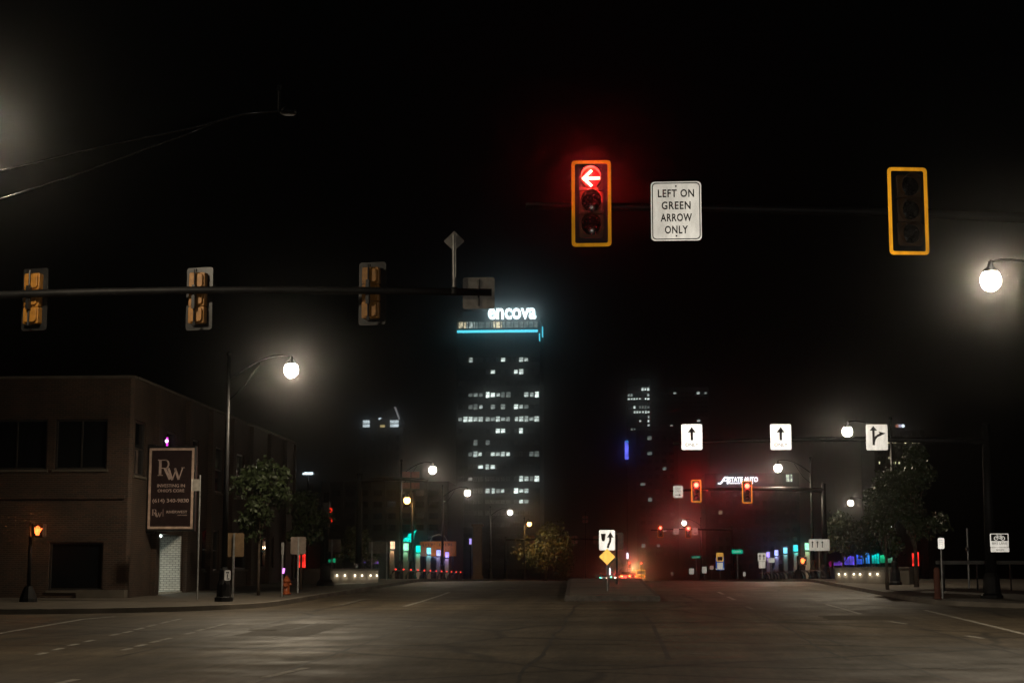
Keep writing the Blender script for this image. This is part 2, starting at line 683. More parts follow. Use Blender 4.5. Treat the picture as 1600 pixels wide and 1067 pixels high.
strip([(-30, 995), (0, 989), (60, 979), (130, 967), (180, 963)], 0.16, M_LINE)
rowA = [(65, 1021), (90, 1014), (115, 1007), (140, 1001), (180, 991), (200, 987), (218, 982), (237, 977), (258, 972), (276, 968)]
rowB = [(198, 1014), (220, 1008), (243, 1002), (260, 998), (296, 989), (313, 984), (330, 980), (346, 976)]
for px, py in rowA + rowB:
    strip([(px - 7, py + 1.6), (px + 7, py - 1.6)], 0.13, M_LINE)
strip([(414, 1058), (478, 1043)], 0.15, M_LINE)
strip([(40, 1078), (120, 1061)], 0.15, M_LINE)
strip([(632, 947), (660, 939), (685, 931), (702, 925)], 0.16, M_LINE)
strip([(532, 945), (552, 940), (572, 935)], 0.14, M_LINEF)
strip([(1292, 944), (1318, 951), (1345, 959)], 0.14, M_LINE)
strip([(1390, 970.5), (1416, 974.5)], 0.14, M_LINE)
strip([(1510, 993), (1536, 997)], 0.14, M_LINE)
strip([(1445, 953), (1500, 966), (1550, 978), (1620, 995)], 0.15, M_LINE)
strip([(1122, 924.5), (1130, 928)], 0.14, M_LINE)
strip([(1137, 932), (1148, 937)], 0.14, M_LINE)
strip([(1166, 947), (1176, 951)], 0.14, M_LINEF)
strip([(700, 942.5), (850, 941.5), (1000, 941.5), (1110, 943)], 0.16, M_LINEF)
strip([(1075, 1020), (1110, 1022)], 0.12, M_LINEF)
strip([(1250, 1042), (1266, 1043)], 0.12, M_LINEF)
for pts in ([(1008, 962), (1020, 975), (1026, 990), (1036, 1008), (1045, 1030)], [(1250, 987), (1285, 996), (1327, 1010)], [(1380, 1030), (1430, 1044), (1482, 1062)],
            [(442, 986), (470, 980), (500, 972)], [(690, 1012), (760, 1009), (840, 1007), (980, 1006)]):
    strip(pts, 0.09, M_TAR, 'crack_seal', 0.004)
rs = random.Random(31)
for x_, ya, yb in ((-5.2, 24, 47), (-1.6, 24, 60), (3.75, 30, 58), (7.0, 27, 46), (-9.0, 30, 48)):          # joints between paved lanes
    vs, fs, n = [], [], int((yb - ya) / 1.2)
    ox_ = 0.0
    for i in range(n + 1):
        y_ = ya + (yb - ya) * i / n
        ox_ = ox_ * 0.8 + rs.uniform(-.06, .06)
        wd = rs.uniform(0.02, 0.05)
        vs += [(x_ + ox_ - wd, y_, g(y_) + .0035), (x_ + ox_ + wd, y_, g(y_) + .0035)]
    for i in range(n): fs.append((2 * i, 2 * i + 1, 2 * i + 3, 2 * i + 2))
    MB().add(vs, fs).build('crack_seal', M_TAR, road)
for xa, xb, y_ in ((-9.5, -2.5, 33.5), (1.0, 8.5, 38), (-7, 4, 52.5), (-1, 6, 28.6)):                         # cracks across the road
    vs, fs, n = [], [], int((xb - xa) / 0.4)
    oy_ = 0.0
    for i in range(n + 1):
        x_ = xa + (xb - xa) * i / n
        oy_ = oy_ * 0.92 + rs.uniform(-.25, .25)
        wd = rs.uniform(0.03, 0.11)
        vs += [(x_, y_ + oy_ - wd, g(y_ + oy_ - wd) + .003), (x_, y_ + oy_ + wd, g(y_ + oy_ + wd) + .003)]
    for i in range(n): fs.append((2 * i, 2 * i + 2, 2 * i + 3, 2 * i + 1))
    MB().add(vs, fs).build('crack_seal', M_TAR, road)
M_PATCH = mat('repair_asphalt', (0.076, 0.061, 0.042), 0.75, var=0.35, scale=5, bump=0.4, bscale=60)
for x0_, x1_, y0_, y1_ in ((-8.6, -6.9, 37.5, 43.5), (5.2, 7.4, 46, 49)):
    vs, fs, n = [], [], 8
    for i in range(n + 1):
        y_ = y0_ + (y1_ - y0_) * i / n
        vs += [(x0_ + 0.04 * (i % 3), y_, g(y_) + 0.0025), (x1_ - 0.05 * (i % 2), y_, g(y_) + 0.0025)]
    for i in range(n): fs.append((2 * i, 2 * i + 1, 2 * i + 3, 2 * i + 2))
    MB().add(vs, fs).build('repair_patch', M_PATCH, road)
p = G(410, 984)
MB().lathe([(0.33, 0), (0.33, 0.006), (0.30, 0.009)], 20).build('manhole_cover', M_KERB, road, (p.x, p.y, p.z + 0.002), (R(1.1), 0, 0))


# ================================================================== BUILDERS
def street_lamp(lamp, base, label, on=True, col=(1.0, 0.89, 0.70), power=1.0, glow=14.0, group='white globe street lamps', r=0.24, cat='street lamp', side=0.25):
    lamp = Vector(lamp)
    bz = g(base[1]) + SW
    t = thing('street_lamp', label, cat, (base[0], base[1], bz), 0, group)
    top = lamp.z - bz + 0.25
    MB().lathe([(0.30, 0), (0.30, 0.12), (0.24, 0.16), (0.22, 0.55), (0.17, 0.7), (0.15, 1.0), (0.11, 1.1)], 12).build('pedestal', M_POLE, t)
    MB().path([(0, 0, 1.05), (0, 0, top * 0.5), (0, 0, top + 0.3)], [0.105, 0.085, 0.055], 12).build('pole', M_POLE, t, smooth=True)
    MB().sphere((0, 0, top + 0.36), 0.085, 8).build('finial', M_POLE, t, smooth=True)
    d = Vector((lamp.x - base[0], lamp.y - base[1], 0))
    pts, n = [], 10
    for i in range(n + 1):
        s = i / n
        pts.append((d.x * s, d.y * s, top - 0.55 + 0.75 * math.sin(s * math.pi * 0.62) + 0.05 * s))
    ez = pts[-1][2]
    MB().path(pts, 0.032, 8).build('arm', M_POLE, t, smooth=True)
    MB().path([(0, 0, top - 1.2), (d.x * .25, d.y * .25, top - 0.75), (d.x * .5, d.y * .5, top + 0.02)], 0.018, 6).build('brace', M_POLE, t, smooth=True)
    lz = lamp.z - bz
    MB().lathe([(0.20 * r / .26, r * 0.82), (0.17 * r / .26, r * 1.05), (0.07, r * 1.3), (0.05, max(ez - lz, r * 1.5))], 14, (d.x, d.y, lz)).build('hood', M_POLE, t, smooth=True)
    nm = 'lamp_globe_%d_%d_%d' % (int(glow * 10), int(col[1] * 100), int(on))
    gm = emit(nm, col, glow, thru=True) if on else mat('unlit_globe', (0.25, 0.25, 0.25), 0.2)
    MB().sphere((d.x, d.y, lz), r, 14, 1.08).build('globe', gm, t, smooth=True)
    if on:
        for kind, e in (('SPOT', LAMP_W * power), ('POINT', LAMP_W * power * side)):   # cut-off optics: most light goes down
            l = bpy.data.lights.new('lamp_light', kind)
            l.energy = e
            l.color = (col[0], col[1] * 0.93, col[2] * 0.84)
            l.shadow_soft_size = 0.12
            if kind == 'SPOT':
                l.spot_size = R(172)
                l.spot_blend = 0.45
            lo = bpy.data.objects.new('lamp_light', l)
            scene.collection.objects.link(lo)
            lo.parent = t
            lo.location = (d.x, d.y, lz)
    return t


def glow_spot(parent, loc, col, power, half):
    """the beam a signal lens throws at the traffic in front of it"""
    l = bpy.data.lights.new('signal_beam', 'SPOT')
    l.energy = power
    l.color = col
    l.spot_size = R(2 * half)
    l.spot_blend = 0.8
    l.shadow_soft_size = 0.05
    q = bpy.data.objects.new('signal_beam', l)
    scene.collection.objects.link(q)
    q.parent = parent
    q.location = loc
    q.rotation_euler = Vector((0, -1, -0.03)).to_track_quat('-Z', 'Y').to_euler()


def hand_shape():
    m = [(-.05, -.16), (.06, -.16), (.085, -.05), (.145, .02), (.165, .085), (.13, .09), (.085, .04), (.08, .14), (.05, .15), (.045, .06), (.03, .06),
         (.025, .18), (-.01, .18), (-.01, .06), (-.02, .06), (-.03, .165), (-.06, .16), (-.06, .05), (-.075, .05), (-.09, .12), (-.115, .11), (-.105, -.06)]
    return m


def signal(loc, label, lit=None, facing=1, near=False, group='traffic signals', name='traffic_signal', housing=None, rz=0.0, glow=1.0):
    """three-section traffic signal with backplate; facing 1 looks down the road at us, -1 away"""
    t = thing(name, label, 'traffic signal', loc, (0 if facing > 0 else math.pi) + rz, group)
    hm = housing or (M_SIGDARK if facing > 0 else M_SIGYEL)
    MB().rrect(0.60, 1.33, 0.06, 0.0, 0.012).build('backplate', M_BLKPAINT, t)
    MB().ring(0.60, 1.33, 0.06, 0.052, -0.008, 0.004).build('reflective_border', (M_YEL_N if near else M_YEL_F) if facing > 0 else M_BLKPAINT, t)
    for k in range(3):
        cz = 0.36 - 0.36 * k
        sec = MB().rrect(0.36, 0.35, 0.03, -0.07, 0.16, 0, cz)
        # rounded door at the back of each section
        sec.rrect(0.30, 0.29, 0.06, 0.16, 0.21, 0, cz)
        sec.build('signal_section', hm, t, bevel=0.008)
        # visor: open tunnel
        n, vs, fs = 22, [], []
        for i in range(n + 1):
            a = R(-55 + 290 * i / n)
            c, s_ = math.cos(a), math.sin(a)
            dep = 0.10 + 0.15 * (0.5 + 0.5 * s_)
            vs += [(0.156 * c, -0.07, cz + 0.156 * s_), (0.156 * c, -0.07 - dep, cz + 0.156 * s_), (0.149 * c, -0.07 - dep, cz + 0.149 * s_), (0.149 * c, -0.07, cz + 0.149 * s_)]
        for i in range(n):
            for q in range(3):
                a = 4 * i + q
                fs.append((a, a + 1, a + 5, a + 4))
        MB().add(vs, fs).build('visor', hm, t, smooth=False)
        ln = MB()
        prof = []
        for i in range(7):
            prof.append((0.145 * (1 - i / 6.2) ** 0.5, -0.075 - 0.03 * i / 6))
        vs, fs = [], []
        for r_, y_ in prof:
            for q in range(18):
                a = 2 * math.pi * q / 18
                vs.append((r_ * math.cos(a), y_, cz + r_ * math.sin(a)))
        for i in range(6):
            for q in range(18):
                a, b = i * 18 + q, i * 18 + (q + 1) % 18
                fs.append((a, b, b + 18, a + 18))
        fs.append(tuple(6 * 18 + q for q in range(18)))
        ln.add(vs, fs)
        if lit == ('ball', k):
            lm = emit('lit_red_lens_%d' % int(glow * 10), (1.0, 0.055, 0.03), 12.0 * glow)
        elif lit == ('green', k):
            lm = emit('lit_green_lens', (0.05, 1.0, 0.6), 8)
        elif lit == ('arrow', k):
            lm = emit('red_arrow_lens', (1.0, 0.018, 0.018), 0.55, 0.4, 20)
        else:
            lm = M_LENS
        lo = ln.build('lens', lm, t, smooth=True)
        if lit == ('arrow', k):
            ar = MB()
            ar.bar((-0.10, cz), (0.135, cz), 0.046, -0.128, -0.118)
            ar.bar((-0.128, cz - 0.012), (0.012, cz + 0.122), 0.044, -0.129, -0.119)
            ar.bar((-0.128, cz + 0.012), (0.012, cz - 0.122), 0.044, -0.127, -0.117)
            ar.build('arrow_symbol', emit('red_arrow', (1.0, 0.17, 0.11), 11), lo)
        if lit and lit[1] == k and lit[0] != 'green':
            glow_spot(t, (0, -0.14, cz), (1, 0.03, 0.03), 110 if lit[0] == 'arrow' else 170 * glow * glow, 34)
            l = bpy.data.lights.new('lens_light', 'POINT')
            l.energy = 60
            l.color = (1, 0.03, 0.03)
            l.shadow_soft_size = 0.05
            q = bpy.data.objects.new('lens_light', l)
            scene.collection.objects.link(q)
            q.parent = t
            q.location = (0, -0.19, cz)
    br = MB().box((0, 0.27, 0), (0.07, 0.10, 0.5))
    br.box((0, 0.235, 0.56), (0.06, 0.06, 0.06)).box((0, 0.235, -0.56), (0.06, 0.06, 0.06))
    br.tube((0, 0.25, -0.58), (0, 0.25, 0.58), 0.022, n=8)
    br.build('mounting_bracket', M_BLKPAINT, t)
    return t


def arrow_up(m, cx, cz, h, w, y0, y1, head=None):
    head = head or h * 0.38
    m.prism([(cx - w / 2, cz - h / 2), (cx + w / 2, cz - h / 2), (cx + w / 2, cz + h / 2 - head), (cx + w * 1.6, cz + h / 2 - head), (cx, cz + h / 2), (cx - w * 1.6, cz + h / 2 - head), (cx - w / 2, cz + h / 2 - head)], y0, y1)


def scribble(m, w, cz, h, n, y0=-0.012, y1=-0.004, cx=0.0):
    """a row of lettering too far away to read"""
    step = w / n
    for i in range(n):
        x = cx - w / 2 + step * (i + 0.5)
        m.box((x - step * 0.22, (y0 + y1) / 2, cz), (step * 0.18, y1 - y0, h))
        if i % 3 != 1: m.box((x + step * 0.02, (y0 + y1) / 2, cz + h * (0.41 if i % 2 else -0.41)), (step * 0.34, y1 - y0, h * 0.18))
        if i % 2: m.box((x + step * 0.22, (y0 + y1) / 2, cz + h * .1), (step * 0.14, y1 - y0, h * 0.7))


def sign(loc, label, w, h, face, legend=None, back=True, post=None, group=None, name='road_sign', cat='road sign', rz=0, r=0.04, lm=None, border=False, pr=0.03, backm=None):
    """flat sign facing -y around loc; post = (dx, dy) foot under it"""
    t = thing(name, label, cat, loc, rz, group)
    MB().rrect(w, h, min(r, w * .2), -0.004, 0.0).build('sign_face', face, t)
    MB().rrect(w, h, min(r, w * .2), 0.0005, 0.006).build('sign_back', backm or M_ALU, t)
    if border:
        MB().ring(w - 0.035, h - 0.035, r, 0.014, -0.0075, -0.0045).build('border', M_BLACK, t)
    if legend: legend.build('legend', lm or M_BLACK, t)
    if post is not None:
        gz = g(loc[1]) + post - loc[2]
        MB().tube((0, 0.045, gz), (0, 0.045, h / 2 + 0.03), pr, n=8).build('post', M_GALV, t)
    else:
        MB().box((0, 0.05, 0), (0.08, 0.085, 0.10)).tube((0, 0.03, -h * .42), (0, 0.03, h * .42), 0.02, n=8).build('bracket', M_BLKPAINT, t)
    return t


def mast_arm(pole, tip, label, ra=(0.17, 0.07), pole_h=None, group='signal mast arms', rise=None):
    bz = g(pole[1]) + SW
    t = thing('signal_mast', label, 'mast arm', (pole[0], pole[1], bz), 0, group)
    th = (pole_h or (rise if rise else tip[2]) + 0.35) - bz
    MB().lathe([(0.38, 0), (0.38, 0.10), (0.30, 0.16), (0.27, 0.7), (0.21, 0.85)], 14).build('base', M_POLE, t)
    MB().path([(0, 0, 0.8), (0, 0, th)], [0.19, 0.13], 14).build('pole', M_POLE, t, smooth=True)
    a = Vector((0, 0, (rise if rise else tip[2]) - bz))
    b = Vector((tip[0] - pole[0], tip[1] - pole[1], tip[2] - bz))
    pts = [a.lerp(b, i / 8) + Vector((0, 0, 0.12 * math.sin(i / 8 * math.pi))) for i in range(9)]
    MB().path(pts, [ra[0] + (ra[1] - ra[0]) * i / 8 for i in range(9)], 12).build('arm', M_POLE, t, smooth=True)
    MB().lathe([(0.16, 0), (0.16, 0.04), (0.05, 0.10)], 12, (0, 0, th)).build('cap', M_POLE, t)
    return t


# ================================================================== SIGNALS AND SIGNS OVER OUR LANES
YN = 26.0
def onarm(px, py, Y, off=0.33): 
    p = P(px, py, Y)
    return Vector((p.x, Y - off, p.z))
tipn = P(822, 322, YN)
rightn = P(1600, 352, YN)
slope = (rightn.z - tipn.z) / (rightn.x - tipn.x)
polex = 10.6
mast_arm((polex, YN), (tipn.x, YN, tipn.z), 'dark mast arm holding the red arrow signal and the left on green arrow sign', (0.10, 0.055), rise=tipn.z + slope * (polex - tipn.x))
signal(P(924, 318, YN - .33), 'traffic signal with orange border and lit red left arrow beside white sign', ('arrow', 0), near=True)
signal(P(1419, 330, YN - .33), 'unlit traffic signal with orange border above the bright right hand street lamp', None, near=True, rz=R(7))
lines = []
for i, s_ in enumerate(('LEFT ON', 'GREEN', 'ARROW', 'ONLY')):
    wd = (0.55, 0.44, 0.475, 0.35)[i]
    tm = text(s_, 0.165, wd, 0.0035, 0.002, -0.0065, 0, 0.275 - 0.188 * i, 1.12)
    lines.append(tm)
st = sign(P(1056.5, 330, YN - .12), 'white LEFT ON GREEN ARROW ONLY sign beside the red arrow signal', 0.765, 0.915, M_WHITE_N, None, r=0.06, border=True, group='overhead road signs')
for tm in lines: tm.build('lettering', M_BLACK, st)
for zz in (0.385, -0.385): MB().prism([(0.014 * math.cos(k), zz + 0.014 * math.sin(k)) for k in (0, .785, 1.57, 2.356, 3.14, 3.93, 4.71, 5.5)], -0.010, -0.0045).build('bolt', M_BLACK, st)

# mast over the far kerb with the three lane signs
YF = 60.0
pf = X(1549, YF)
mast_arm((pf, YF), (X(1055, YF), YF, Z(693, YF)), 'dark mast with long arm carrying three white lane arrow signs', (0.11, 0.06), pole_h=Z(668, YF))
for px, word, lab in ((1081, True, 'white straight ahead ONLY sign nearest the red signals, leftmost on the lane sign arm'), (1220, True, 'white straight ahead ONLY sign in the middle of the lane sign arm')):
    lg = MB()
    arrow_up(lg, 0, 0.115, 0.46, 0.085, -0.007, -0.0045, 0.19)
    tm = text('ONLY', 0.165, 0.45, 0.002, 0.001, -0.006, 0, -0.27)
    s = sign(P(px, 682.5, YF - .16), lab, 0.715, 0.885, M_WHITE_F, lg, r=0.05, group='overhead road signs')
    tm.build('lettering', mat('thin_grey_legend', (0.12, 0.11, 0.11), 0.7), s)
lg = MB()
arrow_up(lg, -0.11, 0.06, 0.66, 0.08, -0.0070, -0.0045, 0.16)
pts = [(-0.11, -0.18), (-0.075, -0.06), (0.0, 0.04), (0.13, 0.10)]
for a, b in zip(pts[:-1], pts[1:]): lg.bar(a, b, 0.08, -0.0072, -0.0047)
lg.prism([(0.075, 0.025), (0.30, 0.135), (0.06, 0.20), (0.11, 0.115)], -0.0074, -0.0049)
sign(P(1370, 683, YF - .16), 'white straight or right turn arrow sign, rightmost on the lane sign arm', 0.735, 0.885, M_WHITE_F, lg, r=0.05, group='overhead road signs')

# second intersection
Y2 = 105.0
mast_arm((X(1290, Y2), Y2), (X(1048, Y2), Y2, Z(767, Y2)), 'dark mast arm with two red signals in front of the STATE AUTO building', (0.15, 0.06))
signal(P(1088, 767, Y2 - .33), 'red signal in orange border right of the small right arrow sign', ('ball', 0), glow=1.0)
signal(P(1167.5, 768.5, Y2 - .33), 'red signal in orange border under the STATE AUTO lettering', ('ball', 0), glow=1.0)
rowsl = []
for wd, zz in ((0.30, 0.20), (0.34, 0.03)):
    lg = MB()
    scribble(lg, wd, zz, 0.10, 4, -0.007, -0.0045)
    rowsl.append(lg)
lg = MB()
lg.bar((-0.17, -0.19), (0.06, -0.19), 0.035, -0.007, -0.0045)
lg.prism([(0.05, -0.25), (0.19, -0.19), (0.05, -0.13)], -0.0072, -0.0047)
st = sign(P(1059.5, 768, Y2 - .16), 'white sign with a black right arrow, left of a red signal', 0.58, 0.72, M_WHITE_F, lg, group='overhead road signs')
for lg in rowsl: lg.build('lettering', mat('thin_grey_legend', (0.12, 0.11, 0.11), 0.7), st)['kind'] = 'stuff'
# third
Y3 = 188.0
mast_arm((X(1145, Y3), Y3), (X(1018, Y3), Y3, Z(828, Y3)), 'dark mast arm with the smallest two red signals far down the road', (0.15, 0.06))
signal(P(1032, 829.5, Y3 - .33), 'tiny far red signal on its own, leftmost of the red signals', ('ball', 0), glow=1.0)
signal(P(1075.5, 830.5, Y3 - .33), 'tiny far red signal between two small white signs', ('ball', 0), glow=1.0)
for px, lab in ((1056.5, 'small white square sign between the two tiny far red signals'), (1086, 'small white sign touching the right side of a tiny far red signal')):
    lg = MB()
    scribble(lg, 0.3, 0.12, 0.08, 3, -0.007, -0.0045)
    lg.box((0.02, -0.006, -0.15), (0.36, 0.003, 0.08)) if px > 1060 else scribble(lg, 0.3, -0.1, 0.08, 3, -0.007, -0.0045)
    sign(P(px, 830, Y3 - .16), lab, 0.58, 0.62 if px < 1060 else 0.74, M_WHITE_F, lg, group='overhead road signs')
# farthest green and red lights down the street
for px, py, Yq, k, lab in ((938, 900, 420, ('green', 2), 'far green signal low beside the yellow diamond sign post'), (955, 899, 430, ('green', 2), 'far green signal between the two median sign posts'),
                           (983.5, 882, 340, ('ball', 0), 'far red signal just above the glowing tail lights'), (1002, 882.5, 330, ('ball', 0), 'far red signal above the yellow bus')):
    s = signal(P(px, py, Yq), lab, k, glow=0.5)
    # own pole down to the road
    MB().tube((0.0, 0.3, -0.5), (0.0, 0.3, g(Yq) + .1 - s.location.z), 0.06, n=6).build('post', M_POLE, s)

# backs of the signals for oncoming traffic, on the left mast arm
YL = 35.0
tl = P(768, 457, YL)
mast_arm((P(-190, 467, YL).x, YL), (tl.x, YL, tl.z), 'dark mast arm at upper left holding three signals seen from behind', (0.085, 0.075), rise=P(-190, 468, YL).z)
for px, py, lab in ((55, 468, 'traffic signal seen from behind, yellow housing, leftmost on its arm'), (312, 467, 'traffic signal seen from behind, yellow housing, middle of the left arm'),
                    (582, 459, 'traffic signal seen from behind, yellow housing, nearest the diamond sign')):
    p = P(px, py, YL + .33)
    signal(p, lab, None, facing=-1, group='signals seen from behind', rz=R(-12))
p = P(748, 458, YL + .12)
sign((p.x, p.y, p.z), 'square sign seen from behind at the tip of the left mast arm', 0.66, 0.66, M_WHITE_F, None, group='signs seen from behind', rz=math.pi)
# tall riser with a diamond sign seen from behind
p0, p1 = P(710, 458, YL), P(709, 376, YL)
t = thing('diamond_sign', 'diamond sign seen from behind on a steel riser above the left mast arm', 'road sign', (p0.x, YL, p0.z), 0, 'signs seen from behind')
MB().tube((0, 0, 0), (p1.x - p0.x, 0, p1.z - p0.z + 0.12), 0.045, 0.04, 10).build('riser', M_GALV, t)
MB().lathe([(0.09, -0.02), (0.09, 0.08), (0.055, 0.12)], 12).build('collar', M_BLKPAINT, t)
dm = MB()
q = 0.215
dm.prism([(-q, 0), (0, -q), (q, 0), (0, q)], 0.06, 0.066)
dm.build('sign_panel', M_ALU, t, (p1.x - p0.x, 0, p1.z - p0.z))

# unlit lamp on a twin-tube bracket, and the lit lamp beyond the left edge
YA = 28.0
M_TUBE = mat('black_glossy_tube', (0.02, 0.02, 0.02), 0.25, spec=0.5)
a = [P(-140, 304, YA), P(0, 268, YA), P(150, 231, YA), P(300, 200, YA), P(380, 178, YA), P(456, 172, YA)]
b = [P(-140, 372, YA), P(0, 312, YA), P(130, 269, YA), P(295, 209, YA), P(345, 188, YA)]
px0 = a[0].x
t = thing('bracket_lamp', 'unlit lamp on a thin twin tube bracket at the upper left', 'street lamp', (px0, YA, g(YA) + SW))
loc = lambda v: (v.x - px0, 0, v.z - g(YA) - SW)
MB().path([(0, 0, 0), (0, 0, a[0].z + .4)], [0.14, 0.09], 12).build('pole', M_POLE, t, smooth=True)
MB().path([loc(v) for v in a], 0.022, 8).build('upper_tube', M_TUBE, t, smooth=True)
MB().path([loc(v) for v in b], 0.015, 8).build('lower_tube', M_TUBE, t, smooth=True)
e = loc(a[-1])
MB().lathe([(0.05, 0.06), (0.10, 0.03), (0.14, -0.03), (0.13, -0.07)], 12, (e[0] - .06, 0, e[2])).build('lamp_head', M_POLE, t, smooth=True)
MB().tube((e[0] - .22, 0, e[2]), (e[0] - .22, 0, e[2] + 0.40), 0.025, n=6).box((e[0] - .22, 0, e[2] + .38), (.07, .07, .1)).build('photocell', M_BLKPAINT, t)

# ================================================================== STREET LAMPS
street_lamp(P(-42, 190, 30), (P(-42, 190, 30).x - 1.6, 30.5), 'lit street lamp just beyond the left edge, behind the mast arm', power=0.7, side=0.7)
street_lamp(P(455, 578, 55.5), (X(350, 56), 56.0), 'bright white globe lamp on a tall dark pole beside the brick building', power=1.6, side=0.24)
street_lamp(P(1548, 438, 40), (10.95, 40.4), 'brightest white globe lamp, at the right edge below the unlit signal', power=0.70, side=0.75)
for px, py, Y, side, lab in ((1324, 674, 80, 1, 'white globe lamp just left of the straight or right arrow sign'), (1215.5, 731, 106, 1, 'white globe lamp directly below the middle ONLY sign'),
                             (1329, 785.5, 150, 1, 'small white lamp over the trees at right, below the brighter lamp'), (1069, 817, 209, 1, 'tiny white lamp just above the tiny far red signals'),
                             (676, 734, 108, -1, 'white globe lamp right of the reddish sign backs'), (730.5, 770, 137, -1, 'white globe lamp in front of the dark tower base, left of a fainter one'),
                             (797, 800.5, 175, -1, 'faint white globe lamp, smallest of the row on the left side')):
    p = P(px, py, Y)
    street_lamp(p, (p.x + side * 2.0, Y + 0.2), lab, power=1.0 if px > 1100 else 0.45, r=0.235, side=0.15 if px > 1100 else 0.22)
ORANGE = (1.0, 0.50, 0.16)
p = P(636, 781.5, 112)
street_lamp(p, (p.x + 0.35, 112.2), 'orange lamp on a dark pole above the coloured light pillars', col=ORANGE, power=0.22, glow=5, group='orange street lamps', r=0.22)
p = P(827, 818.5, 172)
street_lamp(p, (p.x - 0.5, 172.2), 'small orange lamp above the lit tree left of the median signs', col=ORANGE, power=0.28, glow=5, group='orange street lamps', r=0.22)

# ================================================================== BRICK CORNER BUILDING
BX, BY0, BY1, BTOP = -17.42, 60.0, 90.0, 8.6
bld = thing('brick_building', 'two storey red brick corner building with dark windows at left', 'building', (0, 0, 0))


def wall_holes(u0, u1, v0, v1, holes, place, depth):
    """flat wall in u,v with rectangular openings and reveals; place(u,v,d) gives the point, d is into the wall"""
    us = sorted(set([u0, u1] + [h[0] for h in holes] + [h[1] for h in holes]))
    vs_ = sorted(set([v0, v1] + [h[2] for h in holes] + [h[3] for h in holes]))
    m = MB()
    for i in range(len(us) - 1):
        for j in range(len(vs_) - 1):
            cu, cv = (us[i] + us[i + 1]) / 2, (vs_[j] + vs_[j + 1]) / 2
            if any(h[0] < cu < h[1] and h[2] < cv < h[3] for h in holes): continue
            m.add([place(us[i], vs_[j], 0), place(us[i + 1], vs_[j], 0), place(us[i + 1], vs_[j + 1], 0), place(us[i], vs_[j + 1], 0)], [(0, 1, 2, 3)])
    for h in holes:
        dd = h[4] if len(h) > 4 else depth
        for (a, b) in (((h[0], h[2]), (h[1], h[2])), ((h[1], h[2]), (h[1], h[3])), ((h[1], h[3]), (h[0], h[3])), ((h[0], h[3]), (h[0], h[2]))):
            m.add([place(*a, 0), place(*b, 0), place(*b, dd), place(*a, dd)], [(0, 1, 2, 3)])
    return m


def add_window(place, h, d, cols=1, rows=1, parent=bld):
    def bx(u0, u1, v0, v1, d0, d1):
        m = MB()
        pts = [place(u, v, dd) for dd in (d0, d1) for (u, v) in ((u0, v0), (u1, v0), (u1, v1), (u0, v1))]
        return m.add(pts, [(0, 1, 2, 3), (7, 6, 5, 4), (0, 4, 5, 1), (1, 5, 6, 2), (2, 6, 7, 3), (3, 7, 4, 0)])
    u0, u1, v0, v1 = h[:4]
    fr = MB()
    t = 0.07
    for r_ in ((u0, u1, v0, v0 + t), (u0, u1, v1 - t, v1), (u0, u0 + t, v0 + t, v1 - t), (u1 - t, u1, v0 + t, v1 - t)):
        q = bx(*r_, d - 0.09, d + 0.02)
        fr.add(q.v, q.f)
    for i in range(1, cols):
        u = u0 + (u1 - u0) * i / cols
        q = bx(u - .025, u + .025, v0 + t, v1 - t, d - 0.07, d + 0.01)
        fr.add(q.v, q.f)
    for j in range(1, rows):
        v = v0 + (v1 - v0) * j / rows
        q = bx(u0 + t, u1 - t, v - .025, v + .025, d - 0.068, d + 0.012)
        fr.add(q.v, q.f)
    w = fr.build('window', M_FRAME, parent)
    for i in range(cols):
        for j in range(rows):
            a0, a1 = u0 + (u1 - u0) * i / cols + .02, u0 + (u1 - u0) * (i + 1) / cols - .02
            b0, b1 = v0 + (v1 - v0) * j / rows + .02, v0 + (v1 - v0) * (j + 1) / rows - .02
            bx(a0, a1, b0, b1, d - 0.03, d - 0.015).build('pane', M_GLASS, w)
    q = bx(u0 - 0.06, u1 + 0.06, v0 - 0.09, v0 - 0.003, -0.06, 0.10)
    q.build('sill', M_CONC, w)


zb = 0.2
front = lambda u, v, d: (u, BY0 + d, v)
side_ = lambda u, v, d: (BX - d, u, v)
fh = []
for (a_, b_) in ((78, 161), (-32, 66), (-160, -62), (-290, -190)):
    fh.append((X(a_, BY0), X(b_, BY0), 5.38, 7.15))
for (a_, b_) in ((75, 160), (-150, -50)):
    fh.append((X(a_, BY0), X(b_, BY0), 1.15, 2.82))
wall_holes(-38, BX - 0.10, zb, BTOP, fh, front, 0.22).build('front_wall', M_BRICK, bld)
for i, h in enumerate(fh): add_window(front, h, 0.16, 2 if i < 4 else 1, 1)
sh = [(60.35, 61.75, 5.2, 7.15), (64.6, 66.0, 5.2, 7.15), (68.2, 69.6, 5.2, 7.15), (72.5, 74.0, 5.2, 7.15), (76.5, 78, 5.2, 7.15), (80.5, 82, 5.2, 7.15), (84.5, 86, 5.2, 7.15),
      (70.5, 73.5, 1.9, 3.6), (76, 79, 2.0, 3.6), (82, 85, 2.1, 3.6)]
entry = (63.45, 67.2, 0.6, 3.22, 1.75)
wall_holes(BY0 + 0.10, BY1, zb, BTOP, sh + [entry], side_, 0.22).build('side_wall', M_BRICK, bld)
for h in sh: add_window(side_, h, 0.16, 1, 2)
MB().add([(BX - 0.10, BY0, zb), (BX, BY0 + 0.10, zb), (BX, BY0 + 0.10, BTOP), (BX - 0.10, BY0, BTOP)], [(0, 1, 2, 3)]).build('corner_chamfer', M_BRICK, bld)
MB().box(((BX - 38) / 2, (BY0 + BY1) / 2, BTOP - 0.06), (38 + BX - 0.5, BY1 - BY0 - 0.5, 0.1)).build('roof', M_BLKPAINT, bld)
cp = MB()
